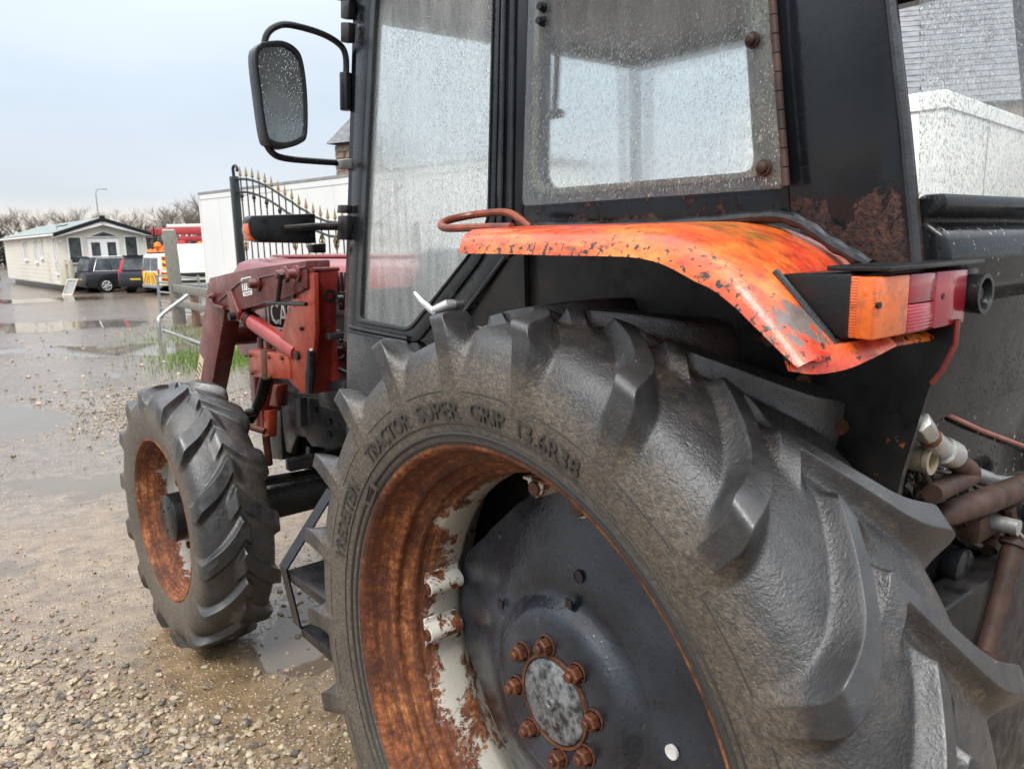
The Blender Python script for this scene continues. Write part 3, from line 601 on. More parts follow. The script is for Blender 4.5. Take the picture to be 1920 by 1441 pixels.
def tyre_mesh(name, carc, lugp, n_lug, per, n_prof, th0, sweep, w_sh, w_end, hw, slope, curve=1.6, over=0.014, wear=0.0):
    C = catmull(carc, n_prof); L = catmull(lugp, n_prof)     # (axial, radius); index runs from the left bead to the right bead
    seg = np.hypot(*np.diff(C, axis=0).T); s = np.concatenate([[0], np.cumsum(seg)]); mid = np.interp(0.0, C[:, 0], s) if C[0, 0] < C[-1, 0] else s[-1] / 2
    w = s - s[-1] / 2                                          # signed arc from the crown, negative = left
    pitch = 2 * math.pi / n_lug; R0 = float(C[:, 1].max())
    a_hw, a_sl = hw / R0, slope / R0
    # samples over half a pitch, dense at the bar's edge; the bar of one side at 0, of the other at half a pitch
    q = pitch / 4
    half = np.concatenate([np.linspace(0, a_hw - .002 / R0, 5), [a_hw - .0007 / R0, a_hw + .0007 / R0], np.linspace(a_hw + .003 / R0, min(a_hw + a_sl, q), 7), np.linspace(min(a_hw + a_sl, q), q, 3)[1:]])
    half = np.unique(np.round(half, 7)); one = np.concatenate([half, (pitch / 2 - half)[::-1][1:]]); one = np.unique(np.round(np.concatenate([one, pitch - one]), 7)); one = one[one < pitch - 1e-6]
    th = (np.arange(n_lug)[:, None] * pitch + one[None]).ravel(); N = len(th)
    uu = np.clip(np.abs(w) / w_sh, 0, 1); dth = sweep * (1 - (1 - uu) ** curve)
    TH = th[:, None] + th0 + dth[None]                         # sheared grid
    mask = np.zeros((N, n_prof))
    for side in (-1, 1):
        ws = w if side == 1 else -w
        rel = (th / pitch + (0 if side == -1 else .5)); rel = np.abs(rel - np.round(rel)) * pitch
        m = (1 - np.clip((rel - a_hw) / a_sl, 0, 1)) ** 1.7
        along = sst(ws, -over - 0.022, -over + 0.016) * (1 - sst(ws, w_end - 0.012, w_end + 0.004))
        mask = np.maximum(mask, m[:, None] * along[None])
    # slight unevenness of a worn tyre
    tt, ss = TH, np.broadcast_to(w[None], TH.shape)
    uneven = 1 - wear * (0.5 + fbm(tt * 9 + 50, ss * 30 + 50, 1.0, 3, 5))
    P = C[None] + (L - C)[None] * (mask * uneven)[..., None]
    P[..., 1] += 0.0010 * fbm(tt * 12 + 90, ss * 25 + 50, 1.0, 3, 9)
    X = P[..., 0]; Y = P[..., 1] * np.cos(TH); Z = P[..., 1] * np.sin(TH)
    i = np.arange(N)[:, None] * n_prof; i2 = ((np.arange(N) + 1) % N)[:, None] * n_prof; j = np.arange(n_prof - 1)[None]
    q = np.stack([i + j, i2 + j, i2 + j + 1, i + j + 1], -1).reshape(-1, 4)
    me = bpy.data.meshes.new(name); me.from_pydata(np.stack([X, Y, Z], -1).reshape(-1, 3).tolist(), [], q.tolist()); me.update()
    bm = bmesh.new(); bm.from_mesh(me); bmesh.ops.recalc_face_normals(bm, faces=bm.faces); bm.to_mesh(me); bm.free()
    me.polygons.foreach_set('use_smooth', [True] * len(me.polygons))
    fattr(me, 'lug', mask.ravel()); side = sst(np.abs(w), w_sh * 0.8, w_sh * 1.3); fattr(me, 'side', np.tile(side, N))
    return me

def sym(h): return h + [(-a, r) for a, r in h[-2::-1]]
def rear_wheel():
    hub = (0, 0, 0)                                            # wheel local frame: x = 0 is the tyre's middle plane; left is -x
    disc = MB()
    # dished disc with four lobes reaching the rim clamps
    lob = [math.radians(a) for a in (4, 94, 184, 274)]
    def rmax(t):
        d = min(abs((t - l + math.pi) % (2 * math.pi) - math.pi) for l in lob)
        return 0.412 if d < R(17) else min(0.412, 0.412 * math.cos(R(17)) / math.cos(d - R(17)) if d - R(17) < 0 else (0.412 * math.cos(R(28)) / max(0.2, math.cos(R(45) - d))))
    prof = [(0.0, -.025), (.05, -.025), (.10, -.025), (.150, -.026), (.165, -.024), (.176, -.014), (.188, .000), (.200, .008), (.212, .006), (.225, .006), (.27, .018), (.33, .038), (.37, .050), (1, .056)]
    n = 144; vs, fs = [], []; k = len(prof)
    for j in range(n):
        t = 2 * math.pi * j / n; rm = rmax(t)
        for r, x in prof:
            rr = rm if r == 1 else min(r, rm); vs.append((x, rr * math.cos(t), rr * math.sin(t)))
    for j in range(n):
        for i in range(k - 1): fs.append((j * k + i, ((j + 1) % n) * k + i, ((j + 1) % n) * k + i + 1, j * k + i + 1))
    o = len(vs); vs2 = [(x + .012, y, z) for x, y, z in vs]
    fs2 = [tuple(q + o for q in f[::-1]) for f in fs] + [(j * k + k - 1, ((j + 1) % n) * k + k - 1, o + ((j + 1) % n) * k + k - 1, o + j * k + k - 1) for j in range(n)]
    disc.add(vs + vs2, fs + fs2)
    wheel = disc.build('rear_wheel', 'disc', TR, ang=50)
    wheel['label'] = 'dark blue-black wheel disc inside a rusty rim'
    # tyre
    carc = sym([(-.148, .497), (-.160, .515), (-.168, .540), (-.175, .575), (-.178, .610), (-.174, .640), (-.163, .668), (-.143, .688), (-.110, .699), (-.060, .705), (0, .707)])
    lugp = sym([(-.148, .497), (-.160, .515), (-.168, .540), (-.176, .575), (-.181, .612), (-.186, .660), (-.188, .710), (-.178, .735), (-.115, .737), (-.060, .735), (0, .732)])
    me = tyre_mesh('tyre', carc, lugp, 21, 78, 210, R(135.4), R(15.5), .185, .262, .0190, .026, wear=0.03)
    obj('tyre', me, 'tyre', wheel)
    # bead rings between tyre and rim
    mb = MB()
    for a, r, rr in ((-.158, .516, .0045), (-.164, .529, .0045), (-.1772, .604, .0016), (-.1705, .548, .0014)):
        mb.lathe([(a + rr * math.cos(q), r + rr * math.sin(q)) for q in np.linspace(0, 2 * math.pi, 9)[:-1]], 128, closed=True)
    mb.build('bead_ring', 'bead', wheel)
    # rim (flange plane at local x = -.148)
    F = -.150
    rp = [(.000, .5135), (-.006, .511), (-.008, .505), (-.003, .499), (.006, .4945), (.020, .492), (.040, .487), (.050, .478), (.056, .466), (.064, .462), (.072, .466), (.080, .466), (.088, .455),
          (.094, .446), (.102, .443), (.110, .446), (.116, .444), (.124, .434), (.132, .430), (.160, .4285), (.20, .4285), (.215, .436), (.24, .462), (.27, .485), (.297, .495), (.306, .508)]
    inner = [(F + a, r) for a, r in rp]
    mb = MB(); mb.lathe(inner + [(a, r + .007) for a, r in inner[::-1]], 200, closed=True)
    me = mb.mesh('rim', ang=60)
    co = np.empty(len(me.vertices) * 3); me.vertices.foreach_get('co', co); co = co.reshape(-1, 3)
    fattr(me, 'depth', np.clip((co[:, 0] - F) / .17, 0, 1)); obj('rim', me, 'rim', wheel)
    # clamps in pairs
    for l in lob:
        for dt in (-8.0, 8.0):
            t = l + R(dt); r0 = .4265; c, s_ = math.cos(t), math.sin(t)
            er = np.array([0, c, s_]); et = np.array([0, -s_, c]); ex = np.array([1, 0, 0])
            mb = MB()
            prof = [(-.034, 0), (-.034, -.004), (-.020, -.004), (-.018, -.012)] + [(.016 * math.sin(q) * 1.1, -.016 - .016 * math.cos(q) + .0) for q in ()]
            prof = [(-.034, .001), (-.034, -.004), (-.021, -.005)] + [(.019 * math.cos(q), -.014 - .019 * math.sin(q)) for q in np.linspace(R(165), R(15), 9)][::1] + [(.021, -.005), (.034, -.004), (.034, .001)]
            pts = [er * (r0 + b) + et * a + ex * (-.040) for a, b in prof]
            mb.prism(pts, ex * .088)
            o = mb.build('clamp', 'clampmat', wheel, bevel=.0015, seg=1)
            mb = MB(); p = er * (r0 - .016) + ex * (-.0405); mb.cyl(p + ex * .004, p - ex * .006, .0135, 18); mb.build('clamp_bolt', 'nut', wheel, bevel=.0015, seg=1)
    # hub cap and nuts
    mb = MB(); mb.lathe([(-.026, .001), (-.037, .001), (-.037, .010), (-.034, .013), (-.034, .074), (-.030, .080), (-.022, .083), (-.010, .083)], 48); mb.build('hub_cap', 'hubcap', wheel)
    mb = MB(); mb.lathe([(-.030, .0835), (-.030, .089), (-.020, .091), (-.012, .091), (-.012, .0835)], 48, closed=True); mb.build('hub_ring', 'rust', wheel)
    mb = MB(); mb.lathe([(-.0375, .0), (-.0375, .005), (-.041, .008), (-.041, .011), (-.036, .013)], 20); mb.build('grease_boss', 'hubcap', wheel)
    for j in range(8):
        t = R(22.5 + 14 + 45 * j); y, z = .108 * math.cos(t), .108 * math.sin(t); a0 = random.random()
        mb = MB(); mb.lathe([(-.025, .020), (-.029, .0205), (-.030, .0185)], 20, c=(0, y, z)); mb.lathe([(-.030, 0), (-.030, .0165), (-.044, .0165), (-.047, .013), (-.047, .0)], 6, c=(0, y, z), a0=a0); mb.build('wheel_nut', 'nut', wheel, ang=25)
        mb = MB(); mb.lathe([(-.046, .0), (-.046, .0092), (-.054, .0092), (-.056, .0075), (-.056, .0)], 14, c=(0, y, z)); mb.build('wheel_stud', 'nut', wheel)
    # small holes and a pale mark on the disc
    def hole(px, py, shape):
        p = ax(px, py, XW - .013) - np.array([XW, 0, ZW]); mb = MB(); rr_ = math.hypot(p[1], p[2]); x0 = float(np.interp(rr_, [.15, .19, .216, .23, .27, .33, .37], [-.027, -.007, -.001, .003, .017, .037, .049])) - .0015
        if shape == 'r': mb.lathe([(x0, .0), (x0, .0095)], 16, c=(0, p[1], p[2])); mb.lathe([(x0 + .004, .0095), (x0 - .0012, .0095), (x0 - .0012, .0125), (x0 + .004, .013)], 16, c=(0, p[1], p[2]))
        else: mb.box((x0, p[1], p[2]), (.004, .016, .016))
        return mb
    hole(1068, 1087, 'r').build('disc_hole', 'dblack', wheel); hole(1062, 1133, 'q').build('disc_hole', 'dblack', wheel)
    hole(930, 1135, 'q').build('disc_hole', 'dblack', wheel)
    mb = hole(1243, 1420, 'r'); mb.build('pale_tag', 'dwhite', wheel)
    for j in range(12):
        t = R(15 + 30 * j); mb = MB(); x0 = .040; r_ = .335; mb.lathe([(x0 + .002, .008), (x0 - .003, .006), (x0 - .004, 0)], 10, c=(0, r_ * math.cos(t), r_ * math.sin(t)))
        if j % 3 == 1: mb.build('disc_rivet', 'disc', wheel)
    # raised lettering
    rb = .556; xb = -.1735
    def arc_text(s, pxa, pxb, size, ital=0.0):
        pa = ax(*pxa, XW + xb); pb = ax(*pxb, XW + xb)
        ta = math.atan2(pa[2] - ZW, pa[1]); tb = math.atan2(pb[2] - ZW, pb[1]); tm = (ta + tb) / 2
        me = text_mesh(s, size, .0052)
        co = np.empty(len(me.vertices) * 3); me.vertices.foreach_get('co', co); co = co.reshape(-1, 3)
        wdt = co[:, 0].max() - co[:, 0].min(); kx = abs(tb - ta) * (rb + size * .35) / wdt
        def fn(c):
            x = (c[:, 0] - (c[:, 0].max() + c[:, 0].min()) / 2) * kx + ital * c[:, 1]; t = tm + x / (rb + size * .35); r = rb + c[:, 1]
            xs = np.interp(r, [.515, .540, .575, .61], [-.160, -.168, -.175, -.178])
            return np.stack([xs - .0006 + c[:, 2], r * np.cos(t), r * np.sin(t)], -1)
        mesh_xf(me, fn); o = obj('tyre_lettering', me, 'letter', wheel); return o
    arc_text('VREDESTEIN', (668, 1078), (694, 955), .046, 0.15); arc_text('TRACTOR', (712, 905), (778, 826), .044); arc_text('SUPER', (792, 812), (864, 786), .044); arc_text('GRIP', (884, 786), (948, 800), .044); arc_text('13.6R38', (972, 815), (1080, 905), .044)
    # logo wedge after the maker's name
    p = [ax(x, y, XW + xb - .002) for x, y in ((684, 942), (693, 902), (708, 918), (697, 950))]
    mb = MB(); q = [np.array([xb - .0035, a[1], a[2] - ZW]) for a in p]; cq = sum(q) / 4; mb.ring(q, [cq + (a - cq) * .75 for a in q], (.004, 0, 0)); mb.build('tyre_logo', 'letter', wheel)
    return wheel
XW, ZW = -.772, .735
M['clampmat'] = paint('clamp_white_rust', (0.58, 0.56, 0.50), (0.50, 0.48, 0.42), 30, (0.4, 0.6), rust=0.62, rust_scale=26)
rw = rear_wheel(); rw.location = (XW, 0, ZW)
rw2 = obj('rear_wheel', rw.data, None, TR); rw2.location = (-XW, 0, ZW); rw2.rotation_euler = (0, 0, math.pi)
for ch in list(rw.children):
    if ch.name.split('.')[0] in ('tyre', 'rim', 'hub_cap'): c = ch.copy(); COL.objects.link(c); c.parent = rw2

def front_wheel():
    mb = MB()
    mb.lathe([(-.02, .11), (-.02, .17), (-.005, .20), (.0, .24), (-.012, .285), (-.012, .292), (.002, .292), (.010, .24), (.006, .2), (-.008, .17), (-.008, .11)], 72, closed=True)
    me = mb.mesh('front_wheel', ang=50); fattr(me, 'depth', [0.78] * len(me.vertices)); wheel = obj('front_wheel', me, 'rim_front', TR); wheel['label'] = 'grey-white front wheel disc with rust'
    carc = sym([(-.120, .318), (-.130, .335), (-.138, .365), (-.143, .400), (-.143, .430), (-.137, .458), (-.124, .482), (-.100, .499), (-.070, .508), (-.035, .513), (0, .515)])
    lugp = sym([(-.120, .318), (-.130, .335), (-.138, .365), (-.1435, .400), (-.146, .432), (-.149, .470), (-.147, .505), (-.132, .526), (-.080, .536), (-.035, .539), (0, .540)])
    me = tyre_mesh('tyre', carc, lugp, 14, 76, 150, R(172), R(16), .150, .215, .030, .022, curve=1.3, over=0.022, wear=0.22); obj('tyre', me, 'tyre_front', wheel)
    F = -.122
    rp = [(.000, .333), (-.006, .331), (-.008, .325), (-.002, .319), (.010, .314), (.035, .309), (.050, .302), (.060, .288), (.075, .284), (.16, .286), (.185, .302), (.22, .314), (.245, .330)]
    inner = [(F + a, r) for a, r in rp]; mb = MB(); mb.lathe(inner + [(a, r + .006) for a, r in inner[::-1]], 120, closed=True); me = mb.mesh('rim', ang=60)
    co = np.empty(len(me.vertices) * 3); me.vertices.foreach_get('co', co); co = co.reshape(-1, 3); fattr(me, 'depth', np.clip((co[:, 0] - F) / .16, 0, 1)); obj('rim', me, 'rim_front', wheel)
    mb = MB(); mb.lathe([(-.105, .001), (-.105, .088), (-.100, .096), (-.092, .098), (-.02, .100), (.06, .104)], 40); hb = mb.build('hub_drum', 'black', wheel)
    for j in range(4):
        t = R(20 + 90 * j); mb = MB(); mb.lathe([(-.104, .0), (-.104, .008), (-.108, .007), (-.108, 0)], 10, c=(0, .055 * math.cos(t), .055 * math.sin(t))); mb.build('hub_bolt', 'dark', wheel)
    for j in range(8):
        t = R(45 * j + 10); mb = MB(); mb.lathe([(-.02, .016), (-.034, .014), (-.034, 0)], 6, c=(0, .14 * math.cos(t), .14 * math.sin(t))); mb.build('wheel_nut', 'dark', wheel, ang=25)
    return wheel
fw = front_wheel(); fw.location = (-.790, 2.2, .515); fw.rotation_euler = (0, 0, R(2.0))
fw2 = obj('front_wheel', fw.data, None, TR); fw2.location = (.790, 2.2, .515); fw2.rotation_euler = (0, 0, math.pi + R(2))
for ch in list(fw.children):
    if ch.name.split('.')[0] in ('tyre', 'rim', 'hub_drum'): c = ch.copy(); COL.objects.link(c); c.parent = fw2

# ---- cab side plane: leans inwards towards the roof
CK = .06
def cs(x, y, off=0.0): return apl(x, y, (-.62 - off, 0, 1.5), (1, 0, -CK))
OUT = np.array([-1, 0, CK]); OUT /= np.linalg.norm(OUT); IN = -OUT
def arcpts(pts, r, k=5):
    """round the corners of a pixel polygon"""
    res = []; n = len(pts)
    for i in range(n):
        p, a, b = np.array(pts[i], float), np.array(pts[i - 1], float), np.array(pts[(i + 1) % n], float)
        rr = r[i] if isinstance(r, (list, tuple)) else r
        if rr <= 0: res += [p] * k; continue
        u = (a - p) / np.linalg.norm(a - p); v = (b - p) / np.linalg.norm(b - p)
        for t in np.linspace(0, 1, k): res.append((1 - t) ** 2 * (p + u * rr) + 2 * t * (1 - t) * p + t * t * (p + v * rr))
    return res

def build_cab():
    # door: frame, glass, seal, lower panel
    O = [(676, -150), (940, -150), (927, 418), (900, 487), (782, 642), (650, 622)]
    I = [(704, -135), (929, -135), (917, 412), (880, 480), (768, 622), (668, 603)]
    ro, ri = [0, 0, 14, 14, 14, 4], [20, 10, 18, 18, 16, 8]
    o_ = [cs(*p) for p in arcpts(O, ro)]; i_ = [cs(*p) for p in arcpts(I, ri)]
    mb = MB().ring(o_, i_, IN * .035); door = mb.build('door', 'black', TR, bevel=.004)
    door['label'] = 'black framed cab door with a fogged wet window'
    I2 = [(710, -130), (924, -130), (912, 410), (876, 476), (764, 615), (674, 597)]
    mb = MB().ring([p + OUT * .004 for p in i_], [cs(*p, .004) for p in arcpts(I2, [x * .9 for x in ri])], IN * .012); mb.build('window_seal', 'rubber', door, bevel=.002, seg=1)
    mb = MB().prism([p + IN * .010 for p in i_], IN * .005); mb.build('window_pane', 'glass', door)
    mb = MB().prism([cs(*p, -.004) for p in ((650, 622), (782, 642), (800, 700), (800, 900), (648, 900))], IN * .03); mb.build('door_panel', 'doorpanel', door, bevel=.003)
    mb = MB(); mb.tube([cs(655, 612, .004), cs(705, 622, .004), cs(765, 634, .004)], .005, 8); mb.tube([cs(655, 620, .002), cs(705, 630, .002), cs(765, 641, .002)], .004, 8); mb.build('door_rail', 'rubber', door)
    # second diagonal strip behind the door edge
    mb = MB().prism([cs(*p, -.006) for p in ((930, 425), (960, 440), (955, 482), (845, 640), (784, 640), (902, 487))], IN * .03); mb.build('door_jamb', 'black', TR, bevel=.004)
    mb = MB(); mb.tube([cs(948, 482, .004), cs(815, 660, .004)], .006, 8); mb.build('jamb_seal', 'rubber', TR)
    # door handle
    h0, h1, h2 = cs(838, 572, .012), cs(812, 583, .035), cs(778, 549, .050)
    mb = MB(); mb.tube([h0 + IN * .02, h0, h1], [.014, .014, .011], 12); hd = mb.build('door_handle', 'zinc', TR)
    mb = MB(); mb.tube([h1 + (h1 - h2) * .15, h1, (h1 + h2) / 2 + OUT * .004, h2], [.007, .010, .008, .0045], 10); mb.build('handle_lever', 'chrome', hd)
    # B pillar with seals
    mb = MB().prism([cs(*p, .002) for p in ((941, -150), (992, -150), (981, 430), (928, 426))], IN * .06); mb.build('centre_pillar', 'cab', TR, bevel=.006)
    for a, b in ((949, 938), (966, 957)):
        mb = MB(); mb.tube([cs(a, -150, .006), cs(b, 428, .006)], .0045, 8); mb.build('pillar_seal', 'rubber', TR)
    # side wall round the quarter window
    Oq = [(992, -150), (1440, -150), (1482, 415), (980, 436)]; Iq = [(1018, -135), (1388, -135), (1418, 322), (1010, 356)]
    o_ = [cs(*p) for p in arcpts(Oq, [0, 0, 0, 0], 7)]; i_ = [cs(*p) for p in arcpts(Iq, [10, 10, 26, 40], 7)]
    mb = MB().ring(o_, i_, IN * .03); wall = mb.build('side_wall', 'cab', TR, bevel=.003)
    i3 = [cs(*p, .006) for p in arcpts([(1006, -140), (1397, -140), (1428, 332), (994, 370)], [10, 10, 26, 44], 7)]
    mb = MB().ring(i3, [p + OUT * .006 for p in i_], IN * .008); mb.build('opening_seal', 'grimeframe', wall, bevel=.002, seg=1)
    # quarter window pane stands proud on hinges and bolts
    Q = arcpts([(995, -150), (1433, -150), (1470, 340), (1462, 353), (979, 386)], [0, 0, 0, 0, 10], 4)
    mb = MB().prism([cs(*p, .026) for p in Q], IN * .006); pane = mb.build('quarter_window', 'glass2', TR)
    pane['label'] = 'wet hinged quarter window bolted to the cab side'
    mb = MB().prism([cs(*p, .019) for p in ((1396, -150), (1432, -150), (1468, 338), (1462, 348), (1425, 350))], IN * .012); mb.build('hinge_backing', 'grimeframe', TR, bevel=.003)
    for x, y, r in ((1412, 76, .012), (1433, 315, .0125)):
        p = cs(x, y, .026); mb = MB(); mb.tube([p + IN * .002, p + OUT * .004, p + OUT * .004, p + OUT * .010, p + OUT * .013], [r, r, r * .72, r * .66, r * .3], 14); mb.build('window_bolt', 'rustdark', pane)
    for x, y in ((1020, 15), (1018, 41)):
        p = cs(x, y, .026); mb = MB(); mb.tube([p + IN * .004, p + OUT * .005, p + OUT * .005, p + OUT * .014], [.010, .010, .007, .007], 8); mb.build('latch_bolt', 'dark', pane)
    a, b = cs(1437, -150, .022), cs(1474, 350, .022)
    for k in range(14):
        p, q = a + (b - a) * (k / 14 + .002), a + (b - a) * ((k + 1) / 14 - .002); mb = MB(); mb.cyl(p, q, .0058, 10); mb.build('hinge_knuckle', 'rustdark', TR)
    # latch inside
    p = cs(1048, 60, -.04); q = cs(1040, 215, -.05); mb = MB(); mb.tube([p, q], .007, 8); mb.tube([q + np.array([0, .03, 0]), q - np.array([0, .02, .0])], .009, 8); mb.build('window_latch', 'dark', TR)
    # rear corner panel
    mb = MB().prism([cs(*p, .001) for p in ((1441, -150), (1648, -150), (1664, 0), (1690, 230), (1716, 496), (1640, 498), (1590, 470), (1535, 435), (1482, 414))], IN * .035); cp = mb.build('corner_panel', 'cab', TR, bevel=.004)
    cp['label'] = 'black rear corner panel of the cab, rusty along its foot'
    mb = MB(); mb.tube([cs(1650, -150, .004), cs(1668, 0, .004), cs(1694, 230, .004), cs(1718, 497, .004)], .0075, 10); mb.build('corner_trim', 'rubber', TR)
    # roof, far side, rear header, windscreen
    zt = 2.25
    mb = MB().box((0, .30, zt + .07), (1.24, 1.70, .14)); mb.build('roof', 'black', TR, bevel=.03)
    mb = MB().box((0, .30, zt - .012), (1.12, 1.50, .02)); mb.build('roof_lining', 'interior', TR)
    def post(name, pts, w=.05, d=.05):
        mb = MB(); mb.tube(pts, [w * .6] * len(pts), 4); return mb.build(name, 'cab', TR, bevel=.006)
    xf = lambda z: .62 - CK * (z - 1.5)
    post('far_front_pillar', [(xf(1.3), 1.07, 1.3), (xf(2.25), 1.05, 2.25)]); post('far_centre_pillar', [(xf(1.5), .38, 1.5), (xf(2.25), .38, 2.25)]); post('far_rear_pillar', [(xf(1.5), -.49, 1.5), (xf(2.25), -.44, 2.25)])
    mb = MB().prism([ax(x, y, .60) for x, y in ((1890, -80), (1930, -80), (1960, 380), (1935, 380))], (.03, 0, 0)); mb.build('far_window_divider', 'cab', TR)
    mb = MB().box((.60, .3, 1.45), (.03, 1.5, .36)); mb.build('far_wall', 'interior', TR)
    mb = MB().box((.60, .3, 1.64), (.045, 1.5, .035)); mb.build('far_sill', 'black', TR)
    mb = MB().box((.575, .3, zt - .03), (.05, 1.5, .08)); mb.build('far_header', 'black', TR)
    mb = MB().box((0, 1.06, zt - .02), (1.16, .05, .07)); mb.build('windscreen_header', 'black', TR)
    mb = MB().box((0, 1.075, 1.85), (1.12, .006, .76)); mb.build('windscreen', 'glass4', TR)
    mb = MB().box((.585, .715, 1.93), (.006, .62, .56)); mb.build('far_door_window', 'glass4', TR)
    # near front pillar, hinge blocks
    mb = MB(); mb.tube([cs(660, 640, -.04), cs(684, -150, -.04)], .024, 6); mb.build('front_pillar', 'cab', TR)
    for y0, y1 in ((5, 38), (45, 82)):
        mb = MB().prism([cs(x, y, .004) for x, y in ((652, y0), (668, y0), (666, y1), (652, y1))], OUT * .022); mb.build('door_hinge', 'dark', TR, bevel=.003)
    # dash, seat, steering wheel, floor
    mb = MB().prism([(-.40, 1.05, 1.20), (-.40, .80, 1.20), (-.40, .84, 1.50), (-.40, .92, 1.56), (-.40, 1.05, 1.56)], (.8, 0, 0)); mb.build('dash', 'interior', TR, bevel=.02)
    mb = MB(); c = np.array([0, .70, 1.56]); ring = [c + np.array([.19 * math.cos(t), .17 * math.sin(t), -.07 * math.sin(t)]) for t in np.linspace(0, 2 * math.pi, 33)]; mb.tube(ring, .013, 8, cap=False); mb.tube([c, c + np.array([0, .16, -.22])], .02, 8); mb.tube([ring[0], ring[16]], .009, 6); mb.tube([c, ring[24]], .009, 6); mb.build('steering_wheel', 'seat', TR)
    mb = MB().box((0, .10, 1.22), (.46, .44, .10)); mb.box((0, -.14, 1.42), (.44, .09, .40)); mb.build('driver_seat', 'seat', TR, bevel=.035, seg=3)
    mb = MB().box((0, .3, .95), (1.14, 1.5, .04)); mb.build('cab_floor', 'dark', TR)
    mb = MB().box((0, 1.06, 1.2), (1.12, .03, .5)); mb.build('firewall', 'dark', TR)
    # rear window: sill, pane, header
    mb = MB().prism([(-.575, -.500, 1.30), (-.575, -.470, 1.30), (-.575, -.470, 1.60), (-.575, -.50, 1.628), (-.575, -.530, 1.628), (-.575, -.534, 1.612), (-.575, -.508, 1.5975)], (1.15, 0, 0)); mb.build('rear_sill', 'black', TR, bevel=.004)
    mb = MB().prism([(-.598, -.512, 1.622), (.598, -.512, 1.622), (.56, -.455, 2.22), (-.56, -.455, 2.22)], (0, .006, 0)); mb.build('rear_window', 'glass3', TR)
    mb = MB().box((0, -.45, zt - .01), (1.16, .06, .08)); mb.build('rear_header', 'black', TR, bevel=.01)
build_cab()

